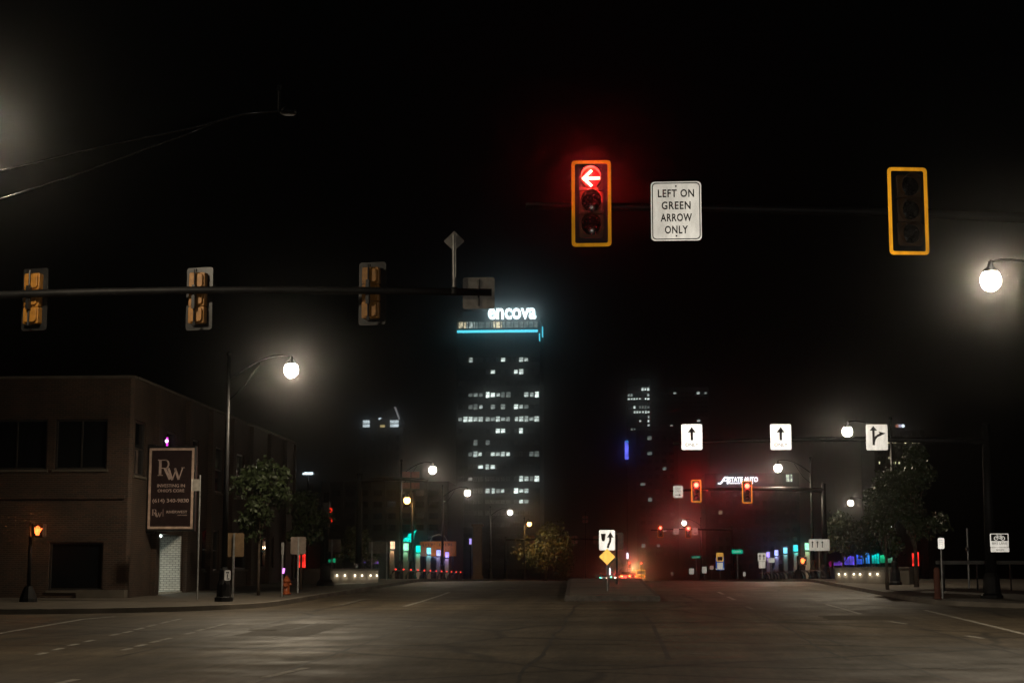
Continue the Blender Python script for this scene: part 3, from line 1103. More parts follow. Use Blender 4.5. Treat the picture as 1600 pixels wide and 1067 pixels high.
cp.box(((BX - 38) / 2, BY0 + 0.12, BTOP + 0.05), (38 + BX + 0.08, 0.36, 0.1)).box((BX - 0.12, (BY0 + BY1) / 2 + 0.2, BTOP + 0.052), (0.36, BY1 - BY0 - 0.3, 0.102))
cp.build('coping', M_CONC, bld)
MB().box(((BX - 38) / 2 - 0.1, BY0 - 0.03, 4.40), (38 + BX - 0.2, 0.08, 0.14)).build('ledge', M_BRICK, bld)
MB().box((-38, 75, 4.3), (0.3, 30, 8.5)).box((-27.5, BY1, 4.3), (20.3, 0.3, 8.5)).build('rear_wall', M_BRICK, bld)
for y in (63.05, 67.6, 71.4, 75.3, 79.3, 83.3, 87.3):
    MB().box((BX + 0.09, y, BTOP / 2 + 0.2), (0.2, 0.46, BTOP - 0.5)).build('pilaster', M_BRICK, bld)
MB().box((BX - 0.85, BY0 - 0.22, g(60) + SW + 0.12), (1.7, 0.45, 0.30)).build('plinth', M_CONC, bld)
# lit entry: white brick far jamb, door, floor, ceiling lamp
MB().box((BX - 0.40, 67.12, 1.95), (0.80, 0.14, 2.5)).build('white_brick_pier', M_WBRICK, bld)
MB().box((BX - 1.28, 67.14, 1.95), (0.94, 0.10, 2.5)).build('entry_wall', mat('grey_brick_paint', (0.20, 0.20, 0.18), 0.8), bld)
MB().box((BX - 1.70, 65.3, 1.95), (0.06, 3.5, 2.5)).build('entry_door', M_FRAME, bld)
MB().box((BX - 0.83, 65.3, g(65.3) + SW + 0.03), (1.8, 3.7, 0.10)).build('entry_floor', mat('pale_entry_floor', (0.55, 0.58, 0.55), 0.6), bld)
lampm = MB().box((BX - 0.42, 65.0, 3.17), (0.30, 0.5, 0.07)).build('ceiling_lamp', emit('entry_lamp', (0.85, 1.0, 0.9), 9), bld)
l = bpy.data.lights.new('entry_light', 'AREA')
l.energy = 15
l.size = 0.3
l.color = (0.9, 1, 0.88)
lo = bpy.data.objects.new('entry_light', l)
scene.collection.objects.link(lo)
lo.parent = bld
lo.location = (BX - 0.42, 65.0, 3.11)

# small magenta wall lamp
wl = thing('wall_lamp', 'small magenta neon lamp on the brick wall above the big sign', 'lamp', (BX + 0.1, 64.05, Z(686, 64)))
MB().box((-0.02, 0, 0), (0.10, 0.10, 0.34)).build('backplate', M_BLKPAINT, wl)
MB().tube((0.07, -0.02, -0.2), (0.07, -0.02, 0.16), 0.035, n=8).build('tube', emit('magenta_neon', (0.9, 0.05, 0.8), 1.6), wl)
MB().sphere((0.06, -0.07, 0.02), 0.06, 8).build('bulb', emit('pink_bulb', (1.0, 0.6, 1.0), 6), wl)

# projecting RW sign
YS = 62.0
x0, x1 = BX + 0.08, X(299, YS)
cx, cz = (x0 + x1) / 2, (Z(700, YS, 265) + Z(826, YS, 265)) / 2
wS, hS = x1 - x0, Z(700, YS, 265) - Z(826, YS, 265)
rw = thing('hanging_sign', 'dark projecting RW sign with pale frame hanging on the brick building', 'sign', (cx, YS, cz))
MB().box((0, 0.12, 0), (wS + 0.12, 0.26, hS + 0.16)).build('cabinet', M_BLKPAINT, rw, bevel=0.02)
MB().ring(wS, hS, 0.01, 0.085, -0.035, -0.012).build('frame', mat('tan_frame', (0.42, 0.30, 0.24), 0.5), rw)
MB().box((0, -0.014, 0), (wS - 0.17, 0.012, hS - 0.17)).build('panel', mat('brown_panel', (0.022, 0.013, 0.013), 0.25), rw)
ML = mat('pale_sign_lettering', (0.36, 0.27, 0.24), 0.6)


def rw_letters(m, s, ox, oz, y=-0.024):
    t_ = 0.006
    def br(a, b, w): m.bar((ox + a[0] * s, oz + a[1] * s), (ox + b[0] * s, oz + b[1] * s), w * s, y - t_, y)
    br((-.36, -.35), (-.36, .45), .13)                 # R stem
    br((-.48, .43), (-.02, .43), .05)
    br((-.48, -.34), (-.22, -.34), .04)
    for k in range(8):
        a0, a1 = R(90 - 180 * k / 8), R(90 - 180 * (k + 1) / 8)
        br((-.10 + .17 * math.cos(a0), .22 + .21 * math.sin(a0)), (-.10 + .17 * math.cos(a1), .22 + .21 * math.sin(a1)), .085 if 1 < k < 6 else .06)
    br((-.30, .02), (-.10, .02), .04)
    br((-.12, .02), (.16, -.55), .13)                  # R leg
    br((.06, .02), (.28, -.58), .11)                   # W
    br((.28, -.58), (.46, .0), .05)
    br((.40, .02), (.60, -.56), .11)
    br((.60, -.56), (.80, .04), .05)
    br((.72, .04), (.90, .04), .035)


lt = MB()
rw_letters(lt, 0.72, -0.16, 0.72)
lt.build('monogram', ML, rw)
for s_, sz, wd, zz in (('INVESTING IN', 0.16, 1.02, 0.10), ("OHIO'S CORE", 0.15, 0.98, -0.08), ('(614) 340-9830', 0.19, 1.34, -0.46)):
    text(s_, sz, wd, 0.002, 0.003, -0.026, 0.0, zz).build('lettering', ML, rw)
lt = MB()
rw_letters(lt, 0.27, -0.55, -0.88)
lt.box((-0.27, -0.026, -0.88), (0.012, 0.006, 0.26))
lt.build('small_monogram', ML, rw)
text('RIVERWEST', 0.13, 0.76, 0.002, 0.003, -0.026, 0.24, -0.85).build('lettering', ML, rw)
text('PARTNERS', 0.05, 0.34, 0.001, 0.003, -0.026, 0.44, -0.97).build('lettering', ML, rw)
MB().box((-wS / 2 - 0.03, 0.12, hS / 2 + 0.12), (0.5, 0.06, 0.06)).box((-wS / 2 - 0.03, 0.12, -hS / 2 - 0.12), (0.5, 0.06, 0.06)).build('bracket', M_BLKPAINT, rw)

# ================================================================== LEFT CORNER STREET FURNITURE
# pedestrian signal with a lit hand
def ped_signal(px, py, Y, label, base=True, hand=True):
    p = P(px, py, Y)
    bz = g(Y) + SW
    t = thing('pedestrian_signal', label, 'pedestrian signal', (p.x - 0.26, Y, bz), 0, 'pedestrian signals')
    h = p.z - bz
    if base:
        MB().lathe([(0.30, 0), (0.29, 0.10), (0.20, 0.35), (0.13, 0.5)], 10).build('base', M_POLE, t)
        MB().tube((0, 0, 0.4), (0, 0, h + 0.28), 0.065, 0.06, 10).build('pole', M_POLE, t, smooth=True)
    MB().rrect(0.44, 0.44, 0.03, -0.10, 0.12, 0.26, h).build('housing', M_BLKPAINT, t, bevel=0.01)
    vz = MB()
    vz.box((0.26, -0.18, h + 0.215), (0.44, 0.16, 0.015)).box((0.05, -0.18, h + 0.0), (0.015, 0.16, 0.41)).box((0.47, -0.18, h), (0.015, 0.16, 0.41))
    vz.build('visor', M_BLKPAINT, t)
    MB().prism([(0.26 + a_ * .9, h + b_ * .9) for a_, b_ in hand_shape()], -0.115, -0.104).build('hand_symbol', emit('orange_hand', (1.0, 0.15, 0.03), 3.6), t)
    glow_spot(t, (0.26, -0.13, h), (1, .25, .05), 25, 30)
    return t


ped_signal(60.5, 829, 55.5, 'pedestrian signal with lit orange hand on a dark post at far left')
ped_signal(1254, 876, 98, 'tiny pedestrian signal with lit orange hand between the right light pillars')

# post with a street name blade, the glint on its edge put in as a pale strip
Yp = 58.0
p = P(312.5, 757, Yp)
t = thing('street_name_sign', 'small street name blade on a thin grey post beside the RW sign', 'road sign', (p.x, Yp, g(Yp) + SW))
hh = Z(742, Yp, 312) - g(Yp) - SW
MB().tube((0, 0, 0), (0, 0, hh), 0.028, n=8).build('post', M_GALV, t)
MB().box((-0.14, -0.04, hh - 0.34), (0.26, 0.012, 0.40)).build('blade', M_ALU, t)
MB().box((-0.265, -0.04, hh - 0.34), (0.02, 0.03, 0.40)).build('edge', mat('edge_glint', (0.75, 0.75, 0.72), 0.35, 0.3), t)

# sign back on a channel post, lamp pole plate, and others along the pavement
def back_sign(px, py, Y, wpx, hpx, ground_py, label, m=M_ALU, rz=math.pi, posts=(0,)):
    p = P(px, py, Y)
    w, h = wpx * Y / FPX, hpx * Y / FPX
    t = thing('sign_seen_from_behind', label, 'road sign', (p.x, Y, g(Y) + SW), rz, 'signs seen from behind')
    z = p.z - g(Y) - SW
    MB().rrect(w, h, 0.04, -0.004, 0.004, 0, z).build('sign_panel', m, t)
    for q in posts:
        MB().box((q, 0.04, (z + h / 2 - 0.02) / 2), (0.055, 0.05, z + h / 2 - 0.02)).build('post', M_GALV, t)
    return t


back_sign(366, 851, 57.5, 31, 37, 945, 'tan sign back on a steel post in front of the lamp pole', mat('tan_sign_back', (0.17, 0.11, 0.06), 0.5, 0.3))
back_sign(466, 852, 66, 24, 27, 937, 'pale sign back leaning beside the leafy street tree', mat('pale_sign_back', (0.22, 0.17, 0.14), 0.6), rz=math.pi + R(20))
back_sign(519, 852, 84, 27, 20, 920, 'wide dull sign back behind the dark pole near the young tree', mat('dull_sign_back', (0.22, 0.17, 0.14), 0.6))
back_sign(593, 855, 92, 34, 18, 915, 'wide grey sign back left of the first light pillar', mat('grey_sign_back', (0.20, 0.17, 0.145), 0.6), posts=(-0.4, 0.4))
lg = MB()
lg.box((0, -0.006, 0.09), (0.10, 0.003, 0.04)).box((0, -0.006, -0.02), (0.03, 0.003, 0.12)).box((0.02, -0.006, -0.11), (0.09, 0.003, 0.03))
sign(P(355.5, 898.5, 55.72), 'small white plate low on the tall lamp pole by the brick building', 0.20, 0.33, M_WHITE_LEFT, lg, group='small roadside plates', name='sign_plate', cat='sign plate')
# thin post with violet marker
p = P(441, 900, 61)
t = thing('marker_post', 'thin grey post with a glowing violet marker beside the hydrant', 'post', (p.x, 61, g(61) + SW))
MB().tube((0, 0, 0), (0, 0, 1.9), 0.03, n=8).box((0, 0, 1.7), (0.09, 0.03, 0.42)).build('post', M_GALV, t)
MB().path([(0.04, -0.05, 0.82), (0.07, -0.05, 1.0)], [0.03, 0.04], 8).build('marker', emit('violet_marker', (0.8, 0.25, 1.0), 2.5), t)

hy = thing('fire_hydrant', 'small orange fire hydrant on the pavement beside a thin post', 'hydrant', (X(448, 64), 64, g(64) + SW))
MH = mat('orange_hydrant_paint', (0.28, 0.06, 0.014), 0.45)
MB().lathe([(0.17, 0), (0.17, 0.05), (0.12, 0.06), (0.115, 0.45), (0.15, 0.47), (0.15, 0.51), (0.12, 0.55), (0.06, 0.64), (0.035, 0.66), (0.035, 0.70)], 14).build('barrel', MH, hy, smooth=True)
MB().tube((0, -0.2, 0.36), (0, 0.0, 0.36), 0.075, n=10).build('pumper_cap', MH, hy)
MB().tube((-0.18, 0, 0.38), (0.18, 0, 0.38), 0.05, n=10).build('hose_caps', MH, hy)

# signal post seen from the side, two red lenses
Yq = 78
t = thing('side_signal_post', 'dark post with a signal seen side on showing two dim red lenses', 'traffic signal', (X(508, Yq), Yq, g(Yq) + SW))
MB().lathe([(0.40, 0), (0.38, 0.15), (0.26, 0.3), (0.22, 0.9), (0.15, 1.0)], 12).build('base', M_POLE, t)
zt = Z(768, Yq) - g(Yq) - SW
MB().tube((0, 0, 0.9), (0, 0, zt), 0.14, 0.12, 12).build('pole', M_POLE, t, smooth=True)
MB().box((0.05, -0.22, zt - 1.0), (0.32, 0.22, 1.1)).build('housing', M_BLKPAINT, t, bevel=0.02)
for zz in (Z(796, Yq), Z(812, Yq)):
    MB().sphere((0.235, -0.24, zz - g(Yq) - SW), 0.10, 8, 1.2).build('lens', emit('dim_red_lens', (1.0, 0.03, 0.01), 0.7), t, smooth=True)


# ------------------------------------------------------------------ trees
def tree(base, h, cb, rx, label, m=M_LEAF, n=2600, leaf=0.13, trunk=0.09, lean=0.0, name='street_tree', group='street trees', seed=1):
    rnd = random.Random(seed)
    t = thing(name, label, 'tree', base, 0, group)
    tr = MB()
    topz = h * 0.8
    pts = [(0, 0, 0), (lean * .3, 0, cb * .6), (lean * .6, .05, (cb + topz) / 2), (lean, 0, topz)]
    tr.path(pts, [trunk, trunk * .8, trunk * .55, trunk * .15], 8)
    tr.build('trunk', M_BARK, t, smooth=True)
    lb = MB()
    clumps = []
    for i in range(15):
        z0 = cb * 0.85 + (topz - cb * 0.85) * rnd.random() * 0.85
        f = (z0 - 0) / topz
        a = rnd.random() * 6.28
        zc = cb + (h - cb) * (0.12 + 0.8 * rnd.random())
        prof = math.sin(math.pi * (0.15 + 0.8 * (zc - cb) / (h - cb))) ** 0.7
        rr_ = rx * prof * (0.35 + 0.6 * rnd.random())
        e = Vector((lean * f + rr_ * math.cos(a), rr_ * math.sin(a), max(zc, z0 + .1)))
        lb.path([(lean * f, 0, z0), ((lean * f + e.x) / 2, e.y / 2, (z0 + e.z) / 2 + .1), e], [trunk * .4, trunk * .25, trunk * .08], 5)
        clumps.append((e, rx * (0.26 + 0.24 * rnd.random())))
    for i in range(6):
        clumps.append((Vector((lean + rx * .3 * (rnd.random() - .5), rx * .3 * (rnd.random() - .5), cb + (h - cb) * (0.3 + .68 * i / 6))), rx * 0.35))
    lb.build('limb', M_BARK, t, smooth=True)
    cr = MB()
    for i in range(n):
        c, r_ = clumps[rnd.randrange(len(clumps))]
        d = Vector((rnd.gauss(0, 1), rnd.gauss(0, 1), rnd.gauss(0, 1))).normalized() * r_ * (rnd.random() ** 0.45) * (1.25 if rnd.random() < .08 else 1)
        p_ = c + d
        u = Vector((rnd.gauss(0, 1), rnd.gauss(0, 1), rnd.gauss(0, 1))).normalized()
        w_ = u.cross(Vector((rnd.gauss(0, 1), rnd.gauss(0, 1), rnd.gauss(0, 1)))).normalized()
        s_ = leaf * (0.6 + 0.8 * rnd.random())
        cr.add([p_ - u * s_ * .5, p_ + w_ * s_ * .3, p_ + u * s_ * .6, p_ - w_ * s_ * .3], [(0, 1, 2, 3)])
    cr.build('crown', m, t)
    return t


def tree_at(px, top, bot, half, Y, label, **k):
    zg = g(Y) + SW
    tree((X(px, Y), Y, zg), Z(top, Y, px) - zg, Z(bot, Y, px) - zg, half * Y / FPX, label, **k)


tree_at(404, 712, 846, 47, 63, 'slim leafy street tree on the pavement in front of the brick building', n=3400, leaf=0.15, seed=23, trunk=0.06)
tree_at(470, 770, 862, 40, 72, 'dark young tree behind the pale leaning sign back', seed=5, leaf=0.16, trunk=0.06)
tree_at(556, 822, 892, 34, 118, 'dark tree standing behind the low wall with lights on the left', seed=8, leaf=0.22, n=2000, group='trees by the bridge')
tree_at(853, 818, 908, 46, 176, 'tree lit yellow by the small orange lamp left of the median', m=M_LEAF_LIT, seed=31, leaf=0.30, n=1700, group='trees by the bridge', trunk=.16)
tree_at(884, 862, 905, 26, 200, 'smaller golden lit tree between the lit tree and the median signs', m=M_LEAF_LIT, seed=12, leaf=0.3, n=1500, group='trees by the bridge', trunk=.12)
tree_at(1432, 690, 868, 52, 76, 'tall dim tree at right beneath the lit office windows', seed=14, leaf=0.17, n=5200, trunk=0.11)
tree_at(1386, 752, 872, 36, 72, 'lighter leaved tree just left of the tall dim tree at right', seed=15, leaf=0.15, n=3200, trunk=0.08)
tree_at(1318, 806, 880, 34, 108, 'bushy tree behind the three arrow sign on the right', seed=17, leaf=0.2, n=2600, group='trees by the bridge')
tree_at(1352, 812, 884, 30, 104, 'bushy tree over the blue lit fence, right of its twin', seed=18, leaf=0.2, n=2200, group='trees by the bridge')

# ================================================================== MEDIAN SIGNS
Ym = 68.0
p = P(948.5, 843.5, Ym)
lg = MB()
lg.prism([(-0.24, 0.25), (-0.05, 0.25), (-0.08, 0.02), (-0.11, -0.04), (-0.18, -0.04), (-0.21, 0.02)], -0.0075, -0.0045)
pts = [(0.03, -0.30), (0.045, -0.20), (0.10, -0.10), (0.13, 0.0), (0.13, 0.14)]
for a, b in zip(pts[:-1], pts[1:]): lg.bar(a, b, 0.085, -0.0075, -0.0045)
lg.prism([(0.00, 0.10), (0.26, 0.10), (0.13, 0.31)], -0.0078, -0.0048)
kr = sign((p.x, Ym, p.z), 'white keep right sign over a yellow diamond plate on the median', 0.62, 0.785, M_WHITE_LOW, lg, post=0.19, r=0.05, pr=0.025)
q, dz = 0.315, P(949, 869.5, Ym).z - p.z
MB().prism([(-q, dz), (0, dz - q), (q, dz), (0, dz + q)], -0.03, -0.024).build('diamond_plate', M_YEL_LOW, kr)
Yb = 80.0
p = P(963.5, 845, Yb)
t = thing('sign_seen_from_behind', 'brown sign back and diamond back on the second post of the median', 'road sign', (p.x, Yb, g(Yb) + 0.19), math.pi, 'signs seen from behind')
zz = p.z - g(Yb) - 0.19
MB().rrect(0.62, 0.78, 0.05, -0.004, 0.004, 0, zz).build('sign_panel', mat('brown_sign_back', (0.22, 0.14, 0.11), 0.6), t)
zd = P(963, 883, Yb).z - g(Yb) - 0.19
q = 0.34
MB().prism([(-q, zd), (0, zd - q), (q, zd), (0, zd + q)], -0.004, 0.004).build('diamond_panel', mat('orange_sign_back', (0.42, 0.24, 0.15), 0.6), t)
MB().box((0, 0.05, (zz + 0.3) / 2), (0.09, 0.06, zz + 0.3)).build('post', M_POLE, t)

# reddish sign backs on arms for oncoming traffic
Yr = 95.0
mast_arm((X(560, Yr), Yr), (X(668, Yr), Yr, Z(750, Yr)), 'dark mast arm holding the reddish sign backs on the left side', (0.13, 0.09))
p = P(642, 750, Yr + .14)
t = thing('lane_sign_backs', 'block of four reddish sign backs on an arm left of a white lamp', 'road sign', (p.x, p.y, p.z), math.pi, 'signs seen from behind')
for ix in (-1, 1):
    for iz in (-1, 1):
        MB().rrect(0.45, 0.34, 0.02, -0.004, 0.004, ix * 0.255, iz * 0.30).build('sign_panel', M_REDBACK, t)
MB().box((0, -0.05, 0), (0.05, 0.06, 0.9)).box((0, 0.05, 0), (0.9, 0.06, 0.05)).build('bracket', M_BLKPAINT, t)
Yt = 215.0
mast_arm((X(790, Yt), Yt), (X(945, Yt), Yt, Z(843, Yt)), 'dark mast arm with small red lit sign backs over the lit trees', (0.14, 0.08))
for px, lab in ((830, 'small reddish double sign back over the lit tree, leftmost of four'), (861, 'small reddish double sign back, second of four on the far arm'), (898, 'small reddish double sign back, third of four on the far arm'),
                (931.5, 'small dull double sign back right beside the keep right sign')):
    p = P(px, 843, Yt + .14)
    t = thing('signal_seen_from_behind', lab, 'traffic signal', p, math.pi, 'far signals seen from behind')
    for iz in (-1, 1):
        MB().rrect(0.85 if px < 835 else 0.70, 0.42, 0.05, -0.004, 0.15, 0, iz * 0.28).build('signal_section', M_REDBACK, t)
    MB().box((0, 0.1, 0), (0.1, 0.1, 0.9)).build('bracket', M_BLKPAINT, t)
for py, lab in ((811, 'tiny reddish sign back high above the far arm, left of the keep right sign'),):
    p = P(914.5, py, 230)
    t = thing('sign_seen_from_behind', lab, 'road sign', (p.x, p.y, g(230)), math.pi, 'far signals seen from behind')
    for ix in (-1, 1):
        for iz in (-1, 1):
            MB().rrect(0.36, 0.36, 0.02, -0.004, 0.004, ix * 0.2, p.z - g(230) + iz * 0.27).build('sign_panel', M_REDBACK, t)
    MB().box((0, 0.05, p.z / 2 - .5), (0.08, 0.06, p.z + .2)).build('post', M_POLE, t)

# ================================================================== BRIDGE: LIGHT PILLARS, RAILINGS, WALLS
PC = {'cream': (1.0, 0.62, 0.36), 'mint': (0.35, 1.0, 0.60), 'teal': (0.0, 0.85, 0.62), 'sky': (0.22, 0.78, 1.0), 'blue': (0.38, 0.42, 1.0), 'violet': (0.45, 0.32, 1.0), 'cyan': (0.05, 0.72, 0.80)}
M_PIL = mat('pillar_concrete', (0.40, 0.33, 0.27), 0.75, var=0.15)


def pillar(px, py, Y, col, label, tint=None):
    zg = g(Y) + SW
    p = P(px, py, Y)
    h = p.z - zg
    t = thing('light_pillar', label, 'light pillar', (p.x, Y, zg), 0, 'coloured light pillars along the bridge')
    w = 0.27
    MB().box((0, 0, (h - 0.62) / 2), (w * 1.05, w * 1.05, h - 0.62)).build('shaft', M_PIL, t, bevel=0.015)
    MB().box((0, 0, h - 0.56), (w * .92, w * .92, 0.12)).box((0, 0, h - 0.03), (w * 1.05, w * 1.05, 0.06)).build('collar', M_BLKPAINT, t)
    MB().box((0, 0, h - 0.28), (w, w, 0.42)).build('lantern', emit('lantern_' + col, PC[col], 1.5, 0.25, 5), t, bevel=0.02)
    l = bpy.data.lights.new('pillar_light', 'POINT')
    l.energy = 14
    l.color = PC[col]
    l.shadow_soft_size = 0.05
    o = bpy.data.objects.new('pillar_light', l)
    scene.collection.objects.link(o)
    o.parent = t
    o.location = (0.0, -0.35, h - 0.42)


for (px, py, Y, col), lab in zip(((613, 844, 102, 'cream'), (634.5, 847, 107, 'mint'), (653.5, 850.5, 113, 'teal'), (670, 854, 122, 'sky'), (685, 857.5, 129, 'blue'), (698.5, 861, 140, 'violet')),
                                 ('cream', 'mint green', 'teal', 'sky blue', 'blue violet', 'violet')):
    pillar(px, py, Y, col, 'square light pillar with glowing %s lantern, in the left row' % lab)
for (px, py, Y, col), lab in zip(((1261, 846.5, 112, 'mint'), (1243, 849.5, 119, 'cyan'), (1227, 853.5, 129, 'sky'), (1213, 857.5, 138, 'blue'), (1200, 861, 151, 'violet')),
                                 ('mint green', 'cyan', 'sky blue', 'blue violet', 'violet')):
    pillar(px, py, Y, col, 'square light pillar with glowing %s lantern, in the right row' % lab)


def railing(x, y0, y1, n, side, label, red=False):
    t = thing('bridge_railing', label, 'railing', (x, y0, g(y0) + SW), 0, 'bridge railings')
    MR = mat('railing_paint', (0.05, 0.045, 0.042), 0.5)
    for i in range(n):
        y = (y1 - y0) * i / (n - 1)
        dz = g(y + y0) - g(y0)
        pts = [(side * 0.02, y, dz), (side * 0.0, y, dz + 0.2), (-side * 0.10, y, dz + 0.38), (-side * 0.26, y, dz + 0.50)]
        MB().path(pts, [0.07, 0.065, 0.055, 0.045], 6).build('post', MR, t, smooth=True)
        if red:
            MB().sphere((-side * 0.27, y - 0.05, dz + 0.53), 0.05, 6).build('red_marker', emit('red_marker', (1.0, 0.05, 0.03), 2.2), t, smooth=True)
    dz = g(y1) - g(y0)
    MB().path([(-side * 0.24, -0.4, 0.47), (-side * 0.24, (y1 - y0) * .3, 0.47 + g(y0 + .3 * (y1 - y0)) - g(y0)), (-side * 0.24, y1 - y0, 0.47 + dz)], 0.03, 6).build('top_rail', MR, t)


railing(-13.0, 95.5, 133, 12, -1, 'low railing with small red lights below the left light pillars', True)
railing(10.75, 95.5, 140, 17, 1, 'low railing of curved posts below the right light pillars')


def light_wall(pa, pb, Ya, Yb_, hpx, lights, label):
    a = Vector((X(pa, Ya), Ya, g(Ya) + SW - 0.1))
    b = Vector((X(pb, Yb_), Yb_, g(Yb_) + SW - 0.1))
    t = thing('low_wall', label, 'wall', a, math.atan2(b.y - a.y, b.x - a.x), 'low concrete walls with lights')
    L = (b - a).length
    h = hpx * Ya / FPX + 0.1
    MB().box((L / 2, 0, h / 2), (L, 0.35, h)).build('wall_body', M_CONC, t, bevel=0.02)
    MB().box((L / 2, 0, h + 0.03), (L + 0.1, 0.45, 0.06)).build('coping', M_CONC, t)
    for f in lights:
        MB().box((L * f, -0.19, h * 0.66), (0.05, 0.05, 0.07)).build('wall_light', emit('wall_light', (1.0, 0.92, 0.75), 5), t)
        l = bpy.data.lights.new('wall_glow', 'POINT')
        l.energy = 2.6
        l.color = (1, .85, .6)
        l.shadow_soft_size = 0.03
        o = bpy.data.objects.new('wall_glow', l)
        scene.collection.objects.link(o)
        o.parent = t
        o.location = (L * f, -0.27, h * 0.60)


light_wall(470, 588, 82, 85, 22, (0.44, 0.545, 0.68, 0.775, 0.89, 0.975), 'low concrete wall with six small white lights, on the left')
light_wall(1309, 1425, 85, 81, 21, (0.06, 0.15, 0.27, 0.355, 0.49, 0.59), 'low concrete wall with six small white lights, on the right')

# fence panels behind the trees; slats glow in place of coloured uplights
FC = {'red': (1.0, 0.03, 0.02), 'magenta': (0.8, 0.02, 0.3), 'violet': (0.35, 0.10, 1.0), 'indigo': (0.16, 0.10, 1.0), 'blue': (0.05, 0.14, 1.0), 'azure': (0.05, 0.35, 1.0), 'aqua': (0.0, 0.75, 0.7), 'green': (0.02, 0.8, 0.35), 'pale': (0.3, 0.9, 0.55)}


def lit_panel(px0, px1, ptop, pbot, Y, col, label, s=0.5):
    x0, x1 = X(px0, Y), X(px1, Y)
    zt, zb_ = Z(ptop, Y), Z(pbot, Y)
    zg = g(Y) + SW
    t = thing('lit_fence_panel', label, 'fence panel', ((x0 + x1) / 2, Y, zg), 0, 'colour lit fence panels')
    w = x1 - x0
    n = max(3, int(w / 0.14))
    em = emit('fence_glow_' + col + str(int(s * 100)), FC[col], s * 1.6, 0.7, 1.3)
    for i in range(n):
        x = -w / 2 + w * (i + 0.5) / n
        hh = zt - zg - 0.10 * abs(i - n / 2) / n * 2 - 0.05 * (i % 2)
        MB().box((x, 0, (zb_ - zg + hh) / 2), (w / n * 0.8, 0.03, hh - (zb_ - zg))).build('slat', em, t)
    MB().box((0, 0.05, (zb_ - zg)), (w, 0.06, 0.07)).box((-w / 2 + .05, 0.06, (zb_ - zg) / 2 + .15), (0.07, 0.06, zb_ - zg + .3)).box((w / 2 - .05, 0.06, (zb_ - zg) / 2 + .15), (0.07, 0.06, zb_ - zg + .3)).build('rail', M_BLKPAINT, t)


for a in ((1288, 1300, 876, 885, 'magenta', 'dim magenta lit fence panel beside the three arrow sign', .12), (1303, 1317, 876, 883, 'violet', 'small violet lit fence panel below the bushy trees', .3), (1320, 1336, 867, 882, 'indigo', 'indigo lit fence panel below the bushy trees', .55),
          (1339, 1348, 864, 881, 'blue', 'narrow deep blue lit fence panel between wider ones', .7), (1349, 1360, 858, 880, 'azure', 'bright azure lit fence panel, tallest of the blue ones', .75), (1363, 1375, 864, 880, 'aqua', 'aqua lit fence panel right of the blue ones', .6),
          (1376, 1386, 865, 879, 'green', 'green lit fence panel beside a tree trunk', .5), (1388, 1396, 870, 879, 'pale', 'pale green lit fence panel, last of the row', .3)):
    lit_panel(a[0], a[1], a[2], a[3], 114, a[4], a[5], a[6])
lit_panel(1426, 1437, 862, 884, 112, 'red', 'bright red lit fence panel behind the tall dim tree', 1.0)
lit_panel(466, 477, 864, 886, 100, 'red', 'bright red lit fence panel beside the pale leaning sign back', 1.1)
lit_panel(512, 524, 871, 878, 112, 'green', 'green lit fence panel behind the left dark pole', .35)
lit_panel(568, 582, 873, 880, 122, 'indigo', 'indigo lit fence panel behind the low wall on the left', .6)
lit_panel(583, 591, 876, 880, 122, 'violet', 'tiny violet lit fence panel next to the left indigo one', .4)

# orange board with lettering behind the pillars
Yo = 160
p = P(684.5, 857, Yo)
t = thing('lettered_board', 'orange board with dark lettering behind the left light pillars', 'sign', (p.x, Yo, g(Yo)))
z = p.z - g(Yo)
w, h = 57 * Yo / FPX, 23 * Yo / FPX
MB().box((0, 0, z), (w, 0.15, h)).build('board', mat('orange_board', (0.62, 0.22, 0.05), 0.6), t)
lg = MB()
scribble(lg, w * .30, z + h * .27, h * .17, 4, -0.10, -0.08, -w * .28)
scribble(lg, w * .40, z + h * .27, h * .17, 5, -0.10, -0.08, w * .22)
lg.build('lettering', M_BLACK, t)
MB().path([(-0.75, 0, z + h / 2), (-0.5, 0, z + h / 2 + .5), (0.05, 0, z + h / 2 + .65), (0.6, 0, z + h / 2 + .5), (0.85, 0, z + h / 2)], 0.05, 6).build('hoop', M_GALV, t)
for q in (-1, 1): MB().box((q * w * .4, 0.13, z / 2), (0.15, 0.1, z)).build('post', M_POLE, t)
l = bpy.data.lights.new('board_light', 'SPOT')
l.energy = 110
l.color = (1, .7, .4)
l.spot_size = R(80)
l.spot_blend = 1
l.shadow_soft_size = .05
o = bpy.data.objects.new('board_light', l)
scene.collection.objects.link(o)
o.parent = t
o.location = (0, -2.5, z - 1.2)
o.rotation_euler = Vector((0, 2.5, 1.2)).to_track_quat('-Z', 'Y').to_euler()
# small teal neon shape above the pillars
p = P(640, 839, 150)
t = thing('neon_sign', 'small teal neon sign just above the mint green pillar', 'sign', (p.x, 150, g(150)))
z = p.z - g(150)
MB().prism([(-.55, z - .35), (.35, z - .45), (.4, z + .2), (.6, z + .65), (.2, z + .35), (-.1, z + .3), (-.2, z), (-.5, z - .1)], -.03, .03).build('neon_shape', emit('teal_neon', (0.0, 0.75, 0.6), 1.1, .5, 5), t)
MB().box((0, .1, z / 2), (.1, .1, z)).build('post', M_POLE, t)
